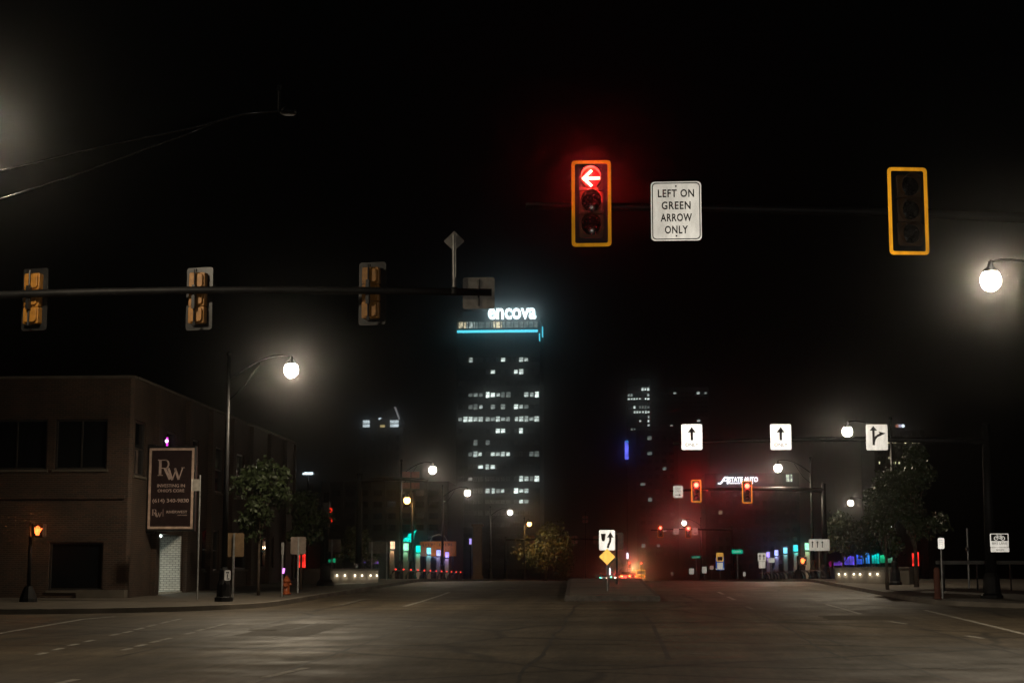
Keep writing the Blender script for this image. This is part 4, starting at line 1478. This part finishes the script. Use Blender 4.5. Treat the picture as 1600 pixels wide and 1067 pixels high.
# thin vertical lit signs far off
for px, py, Y, h, col, s, lab in ((735, 845.5, 170, 0.55, (0.45, 0.35, 1), 1.2, 'thin violet light strip left of the brown brick pier'), (980.5, 868, 360, 1.2, (0.8, 0.8, 1), 4, 'thin white vertical light right of the yellow diamond'),
                                  (953, 892.5, 380, 1.4, (0.8, 0.85, 1), 3, 'thin white vertical light just left of the second median post')):
    p = P(px, py, Y)
    t = thing('light_strip', lab, 'light', (p.x, Y, g(Y)), 0, 'thin vertical lights')
    MB().box((0, 0, p.z - g(Y)), (0.14 + Y * .0004, 0.08, h)).build('tube', emit('strip_%d' % px, col, s), t)
    MB().box((0, 0.1, (p.z - g(Y)) / 2), (0.1, 0.1, p.z - g(Y))).build('post', M_POLE, t)

# ================================================================== RIGHT SIDE ROADSIDE SIGNS
def roadside(px, py, Y, wpx, hpx, label, legend=None, face=M_WHITE_LOW, lm=None, **k):
    p = P(px, py, Y)
    return sign((p.x, Y, p.z), label, wpx * Y / FPX, hpx * Y / FPX, face, legend, post=SW, group='roadside signs', lm=lm, **k)


t = roadside(1280, 851, 96, 31.5, 17.5, 'wide white lane sign with three small up arrows in front of the mint pillar')
for i in range(3):
    lg = MB()
    arrow_up(lg, -0.36 + i * 0.265, 0.04, 0.36, 0.045, -0.0075, -0.0045, 0.11)
    lg.build('arrow_symbol', M_BLACK, t)
t = roadside(1190.5, 870, 108, 12.5, 12.5, 'white sign with two up arrows over a plain plate beside the violet pillar')
for i in (-1, 1):
    lg = MB()
    arrow_up(lg, i * 0.12, 0, 0.34, 0.05, -0.0075, -0.0045, 0.12)
    lg.build('arrow_symbol', M_BLACK, t)
MB().rrect(0.40, 0.40, 0.03, -0.004, 0.004, 0, -0.47).build('lower_plate', M_WHITE_LOW, t)
t = roadside(1205.5, 875, 120, 9.5, 7, 'small white sign hung between two violet pillars', None, M_WHITE_LOW)
roadside(1080.5, 892, 150, 7.5, 9, 'small white roadside sign below the red far signal, leftmost of three', None)
roadside(1100.5, 890, 145, 7, 10, 'small white roadside sign, middle of three left of the yellow signal', None)
roadside(1112, 886.5, 170, 6, 6, 'small pinkish roadside sign beside the yellow flashing signal', None, sheeting('pink_sheeting', (0.8, 0.55, 0.5), (-0.02, -1, -0.02)))
roadside(1163, 896.5, 140, 4, 6.5, 'tiny white plate below the large green street name sign', None)
roadside(1050, 896.5, 200, 3.5, 6, 'tiny white plate between the bus and the white roadside signs', None)
lg = MB()
scribble(lg, 0.44, 0, 0.10, 6, -0.0075, -0.0045)
roadside(1152, 861.5, 104, 17, 6.2, 'large green street name sign right of the yellow flashing signal', lg, M_GREEN, M_WHITE_LOW)
lg = MB()
scribble(lg, 0.55, 0, 0.07, 7, -0.0075, -0.0045)
roadside(1087.5, 870, 150, 14, 3.4, 'thin green street name sign below the tiny red signals', lg, M_GREEN, M_WHITE_LOW, rz=R(4))
# yellow framed flashing school type signal over a plate
Yy = 125
p = P(1125, 870, Yy)
t = roadside(1125, 880, Yy, 13, 20, 'blue backed sign with a yellow signal box and white plate', None, M_BLUE)
z0 = p.z - P(1125, 880, Yy).z
MB().ring(0.50, 0.62, 0.05, 0.07, -0.06, -0.02, 0, z0).rrect(0.42, 0.26, 0.02, -0.05, -0.02, 0, z0 + 0.16).build('yellow_box', M_YEL_LOW, t)
MB().rrect(0.36, 0.24, 0.02, -0.045, -0.02, 0, z0 - 0.12).build('dark_lens', M_BLACK, t)
MB().rrect(0.40, 0.42, 0.02, -0.03, -0.012, 0, z0 - 0.60).rrect(0.62, 0.06, 0.01, -0.03, -0.012, 0, z0 - 0.84).build('white_plate', M_WHITE_LOW, t)
# parking plate
lg = MB()
for k in range(4): scribble(lg, 0.13, 0.11 - 0.075 * k, 0.03, 3, -0.0075, -0.0045)
roadside(1470.5, 848.5, 60, 9.5, 16.5, 'narrow white plate on a post right of the tall dim tree', lg, M_WHITE_SIDE)
# bike lane sign on the mast pole
p = P(1561.5, 844, 59.6)
bk = sign((p.x, 59.6, p.z), 'white bike lane sign with bicycle symbol on the right mast pole', 0.615, 0.46, M_WHITE_SIDE, None, r=0.03, group='roadside signs')
MB().rrect(0.55, 0.225, 0.01, -0.008, -0.0045, 0, 0.095).build('black_field', M_BLACK, bk)
bm = MB()
for cx_ in (-0.11, 0.115):
    n, vs, fs = 18, [], []
    for i in range(n):
        a = 2 * math.pi * i / n
        for r_ in (0.072, 0.048): vs.append((cx_ + r_ * math.cos(a), -0.0105, 0.07 + r_ * math.sin(a)))
    for i in range(n):
        j = (i + 1) % n
        fs.append((2 * i, 2 * i + 1, 2 * j + 1, 2 * j))
    bm.add(vs, fs)
for a, b in (((-.11, .07), (-.06, .155)), ((-.06, .155), (.06, .145)), ((-.06, .14), (.0, .06)), ((.0, .06), (.06, .15)), ((.06, .15), (.115, .07)), ((.0, .06), (.115, .07)), ((-.08, .19), (-.06, .14)), ((.03, .172), (.09, .172)), ((-.10, .19), (-.05, .185))):
    bm.bar(a, b, 0.018, -0.0125, -0.0105)
bm.build('bicycle_symbol', M_WHITE_SIDE, bk)
text('BIKE LANE', 0.115, 0.49, 0.0, 0.001, -0.006, 0, -0.095).build('lettering', mat('thin_grey_legend', (0.12, 0.11, 0.11), 0.7), bk)
MB().rrect(0.615, 0.145, 0.02, -0.004, 0.002, 0.008, -0.315).build('lower_plate', M_WHITE_SIDE, bk)
text('BEGIN', 0.09, 0.25, 0.0, 0.001, -0.006, 0.01, -0.315).build('lower_lettering', mat('thin_grey_legend', (0.12, 0.11, 0.11), 0.7), bk)
# bare post at right and a low rail
t = thing('bare_post', 'thin pale post standing behind the low rail at right', 'post', (X(1514, 74), 74, g(74) + SW))
MB().tube((0, 0, 0), (0, 0, Z(826, 74) - g(74) - SW), 0.045, n=8).build('shaft', M_GALV, t)
MB().box((0, 0, Z(858, 74) - g(74) - SW), (0.14, 0.14, 0.14)).build('clamp', M_BLKPAINT, t)
t = thing('low_rail', 'low grey rail running along the right pavement behind the bare post', 'railing', (X(1475, 70), 70, g(70) + SW))
for i in range(8): MB().box((i * 1.3, 0, 0.55), (0.06, 0.06, 1.1)).build('post', M_POLE, t)
MB().box((4.7, 0, 1.1), (10, 0.08, 0.14)).build('rail', mat('grey_rail', (0.07, 0.065, 0.06), 0.6), t)
t = thing('rusty_bollard', 'short rusty brown bollard at the right kerb below the narrow white plate', 'bollard', (X(1464, 59), 59, g(59) + SW))
MB().lathe([(0.14, 0), (0.13, 0.04), (0.11, 0.06), (0.105, 0.95), (0.08, 1.02), (0.02, 1.05)], 12).build('shaft', mat('rust', (0.09, 0.03, 0.018), 0.8), t, smooth=True)
t = thing('white_lantern', 'tiny white light shining through the trees above the lit fence', 'lamp', (X(1397, 130), 130, g(130) + SW))
zz = Z(826, 130) - g(130) - SW
MB().tube((0, 0, 0), (0, 0, zz - .1), 0.05, n=8).build('post', M_POLE, t)
MB().box((0, 0, zz), (0.32, 0.2, 0.36)).build('lantern', emit('lantern_white', (0.95, 1, 1), 1.5, .6, 6), t)
MB().lathe([(.25, 0), (.05, .12)], 8, (0, 0, zz + .18)).build('lid', M_POLE, t)


# ================================================================== VEHICLES FAR DOWN THE STREET
def car(x, y, col, label, away=True, s=1.0, lights=14):
    t = thing('car', label, 'car', (x, y, g(y)), 0 if away else math.pi, 'cars far down the street')
    mp = mat('car_paint_' + col, {'grey': (.06, .06, .065), 'red': (.2, .02, .02), 'white': (.4, .4, .4), 'black': (.015, .015, .016)}[col], 0.3, 0.2)
    # lower body: rounded outline lofted along the length
    secs = [(-2.2, .78, .38, .80), (-2.05, .86, .28, .92), (-1.0, .90, .24, .96), (0.6, .90, .24, .92), (1.7, .88, .24, .84), (2.15, .80, .30, .72), (2.3, .70, .38, .62)]
    m = MB()
    vs, fs = [], []
    for y_, w, z0, z1 in secs: vs += [(-w, y_, z0 + .08), (-w * .9, y_, z0), (w * .9, y_, z0), (w, y_, z0 + .08), (w, y_, z1 - .12), (w * .86, y_, z1), (-w * .86, y_, z1), (-w, y_, z1 - .12)]
    for i in range(len(secs) - 1):
        for k in range(8):
            a, b = 8 * i + k, 8 * i + (k + 1) % 8
            fs.append((a, b, b + 8, a + 8))
    fs += [tuple(range(7, -1, -1)), tuple(8 * (len(secs) - 1) + k for k in range(8))]
    m.add(vs, fs).build('body', mp, t, smooth=False, bevel=0.03)
    cab = [(-1.75, .72, .92), (-1.05, .62, 1.40), (0.15, .62, 1.44), (1.0, .72, .90)]
    vs, fs = [], []
    for y_, w, z in cab: vs += [(-w if z > 1 else -.78, y_, z), (w if z > 1 else .78, y_, z)]
    b0 = [(-.78, -1.75, .88), (.78, -1.75, .88), (-.78, 1.0, .86), (.78, 1.0, .86)]
    vs += b0
    fs = [(0, 1, 3, 2), (2, 3, 5, 4), (4, 5, 7, 6), (0, 2, 4, 6, 10, 8), (1, 9, 11, 7, 5, 3), (8, 9, 1, 0), (6, 7, 11, 10)]
    MB().add(vs, fs).build('cabin', M_GLASS, t)
    MB().box((0, -.45, 1.425), (1.22, 1.25, .05)).build('roof_panel', mp, t)
    for sx in (-1, 1):
        for y_ in (-1.35, 1.4):
            w = MB()
            w.tube((sx * .72, y_, .32), (sx * .92, y_, .32), .32, n=16)
            wo = w.build('wheel', mat('tyre', (.015, .015, .015), .9), t)
            MB().tube((sx * .90, y_, .32), (sx * .93, y_, .32), .19, n=12).build('rim', M_GALV, wo)
        MB().box((sx * .66, -2.2, .76), (.36, .10, .22)).build('tail_light', emit('tail_light_%d' % (lights if away else 1), (1.0, .075, .02), lights if away else 1), t)
        MB().box((sx * .60, 2.27, .62), (.28, .10, .14)).build('headlamp', emit('headlamp_%d' % (1 if away else lights), (1, .95, .85), .2 if away else lights), t)
    MB().box((0, -2.22, .62), (.5, .05, .12)).build('number_plate', mat('plate', (.5, .5, .5), .5), t)
    MB().box((0, -2.18, .42), (1.6, .16, .16)).build('rear_bumper', mp, t)
    if away:
        for sx in (-1, 1): glow_spot(t, (sx * .66, -2.32, .80), (1, .05, .03), 480 if lights > 13 else 150, 50)


car(X(977.5, 290), 290, 'black', 'car with glowing red tail lights waiting far ahead, right of the median', lights=16)
car(X(988, 330), 330, 'grey', 'car ahead of the first one, only one red tail light showing', lights=12)
car(X(966, 380), 380, 'white', 'far oncoming car with white headlights between the median posts', away=False, lights=12)
car(X(944, 440), 440, 'grey', 'farthest oncoming car with faint headlights beside the first median post', away=False, lights=6)

# yellow bus
YB = 470.0
bx_ = X(1001, YB)
bus = thing('bus', 'yellow lit bus standing at the kerb right of the red tail lights', 'bus', (bx_, YB, g(YB)), R(7))
MYB = mat('bus_yellow', (0.75, 0.42, 0.02), 0.4)
MB().box((0, 5, 1.65), (2.5, 11, 2.5)).build('body', MYB, bus, bevel=0.12)
MB().box((0, -0.52, 2.1), (2.1, 0.04, 0.9)).build('rear_window', M_GLASS, bus)
for i in range(6): MB().box((-1.26, 1.0 + i * 1.6, 2.15), (0.03, 1.3, 0.8)).build('side_window', emit('bus_window', (1.0, .62, .12), .5, .4, 2), bus)
for sx in (-1, 1):
    for y_ in (1.5, 8.5):
        MB().tube((sx * 1.0, y_, .48), (sx * 1.27, y_, .48), .48, n=16).build('wheel', mat('tyre', (.015, .015, .015), .9), bus)
    MB().box((sx * 1.0, -.53, 1.1), (.25, .05, .3)).build('tail_light', emit('bus_tail', (1, .25, .05), 2), bus)
MB().box((0, -0.53, 1.0), (1.6, 0.03, 0.5)).box((0, -.535, 2.75), (1.8, .03, .18)).build('panel', emit('bus_panel', (1, .55, .05), .35), bus)
l = bpy.data.lights.new('bus_light', 'POINT')
l.energy = 900
l.color = (1, .75, .3)
l.shadow_soft_size = .2
o = bpy.data.objects.new('bus_light', l)
scene.collection.objects.link(o)
o.parent = bus
o.location = (-2.2, -3, 3.4)

# ================================================================== TOWERS DOWNTOWN
M_TWR = mat('dark_tower_cladding', (0.010, 0.0095, 0.0095), 0.6, var=0.2, scale=.1)
M_TWR2 = mat('stone_tower', (0.10, 0.08, 0.068), 0.8, var=0.2, scale=.1)
M_TWR3 = mat('grey_tower', (0.032, 0.028, 0.027), 0.7, var=0.2, scale=.1)
WARM, COOL = (1.0, 0.86, 0.55), (0.86, 1.0, 0.93)


def wmat(b, col=COOL, nm='c'):
    lv = max(1, min(12, int(round(b * 8))))
    return emit('office_light_%s_%d' % (nm, lv), col, lv / 8 * 1.2, 0.9, 0.8)


WR = random.Random(21)


def tower(px0, px1, ptop, Y, depth, label, m, rows, cols, wfrac=(0.8, 0.5), lit=None, name='office_tower', nm='c', col=COOL, y0row=None, pitch=None, margin=0.04, group='downtown towers'):
    """rows: list of photo heights of window rows; cols: list of (px0,px1) of window bays; lit(px,row)->brightness"""
    x0, x1 = X(px0, Y), X(px1, Y)
    zt = Z(ptop, Y, (px0 + px1) / 2)
    t = thing(name, label, 'tower', ((x0 + x1) / 2, Y, g(Y) - 0.5), 0, group)
    ox, oz = (x0 + x1) / 2, g(Y) - .5
    h = zt - oz
    w = x1 - x0
    MB().box((0, depth / 2, h / 2), (w, depth, h)).build('tower_body', m, t)
    meshes = {}
    hw = pitch * Y / FPX * wfrac[1]
    fins = MB()
    for c0, c1 in cols:
        a, b = X(c0, Y) - ox, X(c1, Y) - ox
        fins.box((a, -0.25, h / 2), (0.35, 0.5, h))
    fins.build('fins', m, t)
    for r_ in rows:
        zc = Z(r_, Y, (px0 + px1) / 2) - oz
        MB().box((0, -0.16, zc - pitch * Y / FPX * 0.5), (w - .2, 0.32, pitch * Y / FPX * (1 - wfrac[1]) * .9)).build('spandrel', m, t)
        for c0, c1 in cols:
            a, b = X(c0, Y) - ox, X(c1, Y) - ox
            key = round(b - a, 2)
            br = lit((c0 + c1) / 2, r_) if lit else 0
            mm = M_GLASS if br <= 0.02 else wmat(br, col, nm)
            kk = (key, mm.name)
            if kk not in meshes:
                q = MB().box((0, 0, 0), ((b - a) * wfrac[0], 0.10, hw)).mesh('window')
                q.materials.append(mm)
                meshes[kk] = q
            wo = put('window', meshes[kk], None, t, ((a + b) / 2, -0.06, zc))
            if br > 0.02:
                sw = WR.uniform(0.7, 1.15)
                wo.scale = (sw, 1, WR.uniform(0.6, 1.15))
                wo.location.x += (b - a) * wfrac[0] * (1 - sw) * WR.uniform(-.5, .5)
    return t, ox, oz, h, w


# main tower
lits = {52: [(137, 160, .35), (360, 390, .9), (478, 505, .5), (525, 545, .5)], 132: [(297, 330, .9), (458, 485, 1), (487, 525, .7)],
        285: [(150, 220, .35), (246, 310, 1.4), (312, 335, .45), (350, 395, .3), (500, 530, .45), (540, 570, .4), (585, 607, 1.4)],
        365: [(145, 215, .45), (270, 300, .2), (365, 390, .2), (465, 520, .7)], 447: [(65, 228, .6), (252, 415, .75), (440, 607, .85)],
        525: [(310, 375, 1.4), (472, 497, 1)], 603: [(150, 185, .12), (250, 270, .12)], 680: [(145, 195, .35), (200, 228, .7), (277, 305, .9), (310, 400, .6), (560, 605, .25)],
        765: [(203, 230, 1.1), (248, 300, 1)], 845: [(140, 175, .15), (465, 498, .8), (535, 607, .7)], 925: [(250, 275, .45), (278, 385, .8), (442, 500, 1), (507, 527, .55)], 995: [(475, 540, .6)]}
rows = [550 + k / 4.27 for k in (52, 132, 208, 285, 365, 447, 525, 603, 680, 765, 845, 925, 995)] + [550 + (995 + 78 * i) / 4.27 for i in range(1, 7)]
rowkey = {550 + k / 4.27: v for k, v in lits.items()}
cols = []
for a, b in ((62, 232), (246, 418), (438, 610)):
    for i in range(5):
        cols.append((700 + (a + (b - a) * i / 5) / 4.27, 700 + (a + (b - a) * (i + 1) / 5) / 4.27))
rl = random.Random(4)


def lit_main(px, r_):
    c = (px - 700) * 4.27
    best = 0
    for a, b, v in rowkey.get(r_, []):
        if b - a < 40:
            if abs((a + b) / 2 - c) < 18: best = max(best, v)
        elif a - 12 < c < b + 12: best = max(best, v * rl.choice((0.25, 0.5, 0.8, 1.0, 1.5)))
    return best


T, ox, oz, h, w = tower(712, 844, 497, 690, 34, 'tall dark office tower with the white encova sign and cyan light line', M_TWR, rows, cols, (0.92, 0.42), lit_main, pitch=18.3)
YT = 690
CY = emit('cyan_line', (0.10, 0.75, 0.95), 1.7)
xa, xb = X(713, YT) - ox, X(841, YT) - ox
MB().box(((xa + xb) / 2, -0.8, Z(518, YT, 780) - oz), (xb - xa, 0.5, 0.95)).build('light_line', CY, T)
MB().box((w / 2 + 0.5, 9.5, Z(532, YT, 855) - oz), (0.4, 0.8, 3.0)).build('side_light_line', CY, T, rot=(R(12), 0, 0))
MB().box((w / 2 + 0.6, 12, Z(512, YT, 855) - oz), (0.4, 1.0, 4.4)).build('side_sign', CY, T)
for i in range(9):
    a = xa + (xb - xa) * i / 9
    b = xa + (xb - xa) * (i + 1) / 9
    MB().box(((a + b) / 2, -0.1, Z(507.5, YT, 780) - oz), ((b - a) * .92, 0.2, 2.5)).build('crown_window', wmat({0: .5, 1: .4, 4: .75}.get(i, .12), WARM if i in (0, 4) else COOL, 'w' if i in (0, 4) else 'c'), T)
enc = text('encova', 5.6, X(839, YT) - X(762, YT), 0.16, 0.35, -1.4, X(800.5, YT) - ox, Z(491, YT, 800) - oz, 1.0)
zs = [v[2] for v in enc.v]
sc_ = (18.0 * YT / FPX) / (max(zs) - min(zs))
mz = (max(zs) + min(zs)) / 2
enc.v = [(a, b, mz + (c - mz) * sc_) for a, b, c in enc.v]
for q in (-8, 0, 8):
    l = bpy.data.lights.new('sign_glow', 'POINT')
    l.energy = 260
    l.color = (0.35, 0.9, 1.0)
    l.shadow_soft_size = 0.5
    o = bpy.data.objects.new('sign_glow', l)
    scene.collection.objects.link(o)
    o.parent = T
    o.location = (X(800.5, YT) - ox + q, -3.0, Z(491, YT, 800) - oz)
enc.build('sign_lettering', emit('encova_white', (0.80, 0.97, 1.0), 2.6), T)
MB().box((0, 6, h + 1.6), (w * .9, 6, 3.2)).build('plant_room', M_TWR, T)

# stone tower with lit crown
T2, ox, oz, h, w = tower(558, 628, 668, 800, 22, 'dim stone tower with a lit crown and peaked roof, left of the dark tower', M_TWR2, [684 + 15 * i for i in range(9)], [(561 + 13 * i, 574 + 13 * i) for i in range(5)], (0.35, 0.6), lambda p_, r_: 0, pitch=15)
Y8 = 800
for a, b in ((564, 574), (607, 620)):
    for k in (658.5, 664.5):
        MB().box(((X(a, Y8) + X(b, Y8)) / 2 - ox, 1, Z(k, Y8, 590) - oz), (X(b, Y8) - X(a, Y8), 1.2, 1.3)).build('crown_light', emit('crown_light', (0.8, 0.95, 1.0), .9, .3, .3), T2)
MB().box((X(591, Y8) - ox, 8, Z(662, Y8, 590) - oz), (X(606, Y8) - X(575, Y8), 14, 5)).build('crown_storey', M_TWR2, T2)
MB().box((X(595, Y8) - ox, 0.5, Z(665.5, Y8, 590) - oz), (2.2, .5, 1.0)).build('crown_window', emit('crown_amber', (1, .8, .35), .6), T2)
rf = MB()
za, zp = Z(657, Y8, 590) - oz, Z(634, Y8, 612) - oz
rf.add([(-w * .42, 1, za), (w * .42, 1, za), (w * .42, 20, za), (-w * .42, 20, za), (w * .22, 9, zp), (w * .28, 12, zp)], [(0, 1, 4), (1, 2, 5, 4), (2, 3, 5), (3, 0, 4, 5)])
rf.build('peaked_roof', M_TWR2, T2)
MB().sphere((X(590, Y8) - ox, 2, Z(654.5, Y8, 590) - oz), 1.1, 8, .7).build('roof_lamp', emit('roof_lamp', (.75, .9, 1), 1.4), T2)
MB().path([(X(612, Y8) - ox, 6, Z(634, Y8, 612) - oz), (X(621, Y8) - ox, 1.5, Z(654, Y8, 612) - oz)], .5, 6).build('roof_ridge_light', emit('ridge', (.9, .9, .95), .22), T2)

# twin block on the right: narrow lit, broad banded, low columned
def lit_b(px, r_):
    tab = {608: [(1005, 1018, .9)], 617: [(1015, 1018, .4), (985, 989, .3)], 622.5: [(984, 1004, .6), (1010, 1018, 1)], 636: [(992, 997, .8), (1003, 1018, .15)], 643.5: [(995, 1002, .6), (1006, 1018, .8)], 651: [(1015, 1018, .4)],
           657.5: [(1000, 1005, .6), (1014, 1018, .9)], 664: [(1015, 1018, .35)], 670: [(988, 996, .12)]}
    return max([v for a, b, v in tab.get(r_, []) if a - 1.2 < px < b + 1.2] + [0])


tower(981, 1020, 592, 760, 20, 'narrow dark tower with bright office windows right of centre', M_TWR, [600, 608, 617, 622.5, 629, 636, 643.5, 651, 657.5, 664, 670, 678, 686], [(983 + 4.4 * i, 987.4 + 4.4 * i) for i in range(8)], (0.75, 0.6), lit_b, pitch=7)


def lit_c(px, r_):
    for a, b, v in ((1060, 614, .35), (1096, 614, .5), (1106, 614, .25), (1052, 664, .25), (1096, 657, .35), (1050, 664, .2)):
        if abs(px - a) < 3 and abs(r_ - b) < 3: return v
    return 0


tower(1021, 1112, 605, 800, 26, 'broad dark banded tower behind the first ONLY sign', M_TWR3, [614 + 7.2 * i for i in range(12)], [(1024 + 6.2 * i, 1030.2 + 6.2 * i) for i in range(14)], (0.8, 0.45), lit_c, pitch=7.2)
tower(996, 1062, 672, 620, 18, 'lower grey tower with tall columns below the narrow lit tower', M_TWR3, [684 + 12 * i for i in range(16)], [(1000 + 11.5 * i, 1011.5 + 11.5 * i) for i in range(5)], (0.6, 0.5), lambda a, b: .13 if random.Random(int(a * 7 + b * 13)).random() < .06 else 0, pitch=12)
t = thing('blue_light_sign', 'tall blue light strip on the edge of the narrow lit tower', 'light', (X(981, 600), 600, g(600)))
MB().box((0, 0, Z(703, 600) - g(600)), (1.3, .5, 6.4)).build('blue_strip', emit('blue_strip', (.14, .16, 1), 1.3, .4, .3), t)
MB().sphere((0.1, 0, Z(690, 600) - g(600)), .55, 8).build('blue_lamp', emit('blue_lamp', (.05, .35, 1), .7), t)
MB().box((0, .4, (Z(692, 600) - g(600)) / 2), (.5, .3, Z(692, 600) - g(600))).build('mast', M_POLE, t)

# insurance building
Y5 = 500
T3, ox, oz, h, w = tower(1104, 1252, 739, Y5, 30, 'low dark building carrying the bright STATE AUTO lettering', M_TWR3, [772 + 14 * i for i in range(9)], [(1110 + 11.6 * i, 1121.6 + 11.6 * i) for i in range(12)], (0.55, 0.5),
                         lambda a, b: .16 if (abs(a - 1130) < 6 and 796 < b < 804) else 0, pitch=14, nm='w', col=WARM)
WS = emit('white_sign', (0.9, 0.92, 1.0), 2.4)
tx = text('STATE AUTO', 1.9, X(1187, Y5) - X(1141, Y5), 0.06, 0.15, -0.7, X(1164, Y5) - ox, Z(749, Y5, 1160) - oz)
tx.build('sign_lettering', WS, T3)
tx = text('Insurance Companies', 0.75, X(1179, Y5) - X(1142, Y5), 0.02, 0.15, -0.7, X(1160.5, Y5) - ox, Z(754.8, Y5, 1160) - oz)
tx.build('small_lettering', WS, T3)
kx_, kz_ = X(1132, Y5) - ox, Z(750.5, Y5, 1160) - oz
lo_ = MB()
u = Y5 / FPX
for a, b, ww in (((-8, -4.6), (-3, -4.6), 2.2), ((-3.4, -4.4), (3.4, 5), 2.6), ((2, 4.6), (8.5, 4.6), 2.4), ((7.2, 5), (7.2, -5.5), 2.6), ((0, -0.6), (7, -0.6), 1.6)):
    lo_.bar((kx_ + a[0] * u, kz_ + a[1] * u), (kx_ + b[0] * u, kz_ + b[1] * u), ww * u, -0.85, -0.55)
lo_.build('logo', WS, T3)
MB().box((X(1236.5, Y5) - ox, -.12, Z(746.5, Y5, 1236) - oz), (1.7, .2, 2.0)).build('lit_window', emit('lit_win', (.9, 1, .8), .8, .8, 1.2), T3)

# right office block
def lit_r(px, r_):
    for a, b, v in ((1397, 690.5, .5), (1402, 690.5, .8), (1407, 690.5, .3), (1423, 690.5, .9), (1430, 690.5, .8), (1437, 690.5, .4), (1442, 690.5, .25), (1416, 714.5, .4), (1431, 715, .8), (1395, 714, .2)):
        if abs(px - a) < 2.6 and abs(r_ - b) < 3: return v
    return 0


T4, ox, oz, h, w = tower(1372, 1452, 672, 420, 24, 'dark office block with a row of small lit windows at right', M_TWR3, [682, 690.5, 699, 707, 714.5, 722.5, 731, 739], [(1376 + 5.3 * i, 1381.3 + 5.3 * i) for i in range(14)], (0.7, 0.5), lit_r, pitch=8, nm='w', col=WARM)
for a, b in ((1380.5, 724), (1403, 724.5), (1409.5, 724.5)):
    MB().box((X(a, 420) - ox, -.16, Z(b, 420, a) - oz), (.62, .1, .95)).build('bright_window', emit('yellow_window', (1, 1, .55), .9, .3, 1), T4)
for a, cc, ss in ((1412, (1, .35, .2), .3), (1416.5, (.7, .7, 1), .6), (1421.5, (.8, .9, 1), 1.4)):
    MB().sphere((X(a, 420) - ox, 3, Z(663.5, 420, a) - oz), .42, 8).build('roof_lamp', emit('roof_lamp_%d' % a, cc, ss), T4)
MB().box((X(1416.5, 420) - ox, 4, h + .5), (2.4, 2, 1.4)).build('roof_box', M_TWR3, T4)

# dark warehouse and brown pier on the left side of the street
T5, ox, oz, h, w = tower(500, 700, 752, 260, 24, 'long dark block behind the light pillars, nearly black against the sky', M_TWR, [770, 788, 806, 824], [(512 + 22 * i, 534 + 22 * i) for i in range(8)], (0.6, 0.5), lambda a, b: 0, pitch=18, name='dark_block')
MB().box((X(693, 260) - ox, -.1, Z(780, 260, 693) - oz), (.45, .2, .7)).build('lit_window', emit('lit_win2', (.8, 1, .9), .6, .7, 3), T5)
t = thing('brick_pier', 'tall brown brick pier standing right of the light pillars', 'pier', (X(745.5, 190), 190, g(190)))
zt = Z(822, 190, 745) - g(190)
MB().box((0, 0.4, zt / 2), (0.95, 0.8, zt)).build('shaft', mat('brown_pier', (0.24, 0.15, 0.09), .8), t)
MB().box((0, .4, .3), (1.2, 1.05, .6)).build('base', mat('brown_pier', (0.24, 0.15, 0.09), .8), t)
MB().box((0, 0.4, zt + .12), (1.25, 1.1, .24)).build('cap', mat('brown_pier', (0.24, 0.15, 0.09), .8), t)
# small bright wall sign on the side street, left
p = P(481, 739.5, 220)
t = thing('lit_wall_sign', 'short bright white strip sign above the dark young tree', 'sign', (p.x, 220, g(220)))
MB().box((0.1, 0, p.z - g(220)), (1.1, .2, .30)).box((-.55, 0, p.z - g(220) - .03), (.22, .2, .22)).build('light_strip', emit('strip_sign', (.75, .92, 1), 2.0, .3, 3), t)
MB().box((0, .3, (p.z - g(220)) / 2), (.2, .2, p.z - g(220))).build('pylon', M_POLE, t)

# ================================================================== BLOOM: SCATTERING VOLUME ADDED FOR LAMP HALOS
hz = MB().box((0, 440, 62), (1400, 1000, 130))
hm, hn, hl = nt('bloom_scatter')
hn.remove(hn['Principled BSDF'])
pv = hn.new('ShaderNodeVolumePrincipled')
pv.inputs['Color'].default_value = (0.9, 0.9, 0.92, 1)
pv.inputs['Density'].default_value = BLOOM_DENSITY
pv.inputs['Anisotropy'].default_value = 0.99
hl.new(pv.outputs[0], hn['Material Output'].inputs['Volume'])
ho = hz.build('bloom_haze', hm)
ho['kind'] = 'stuff'
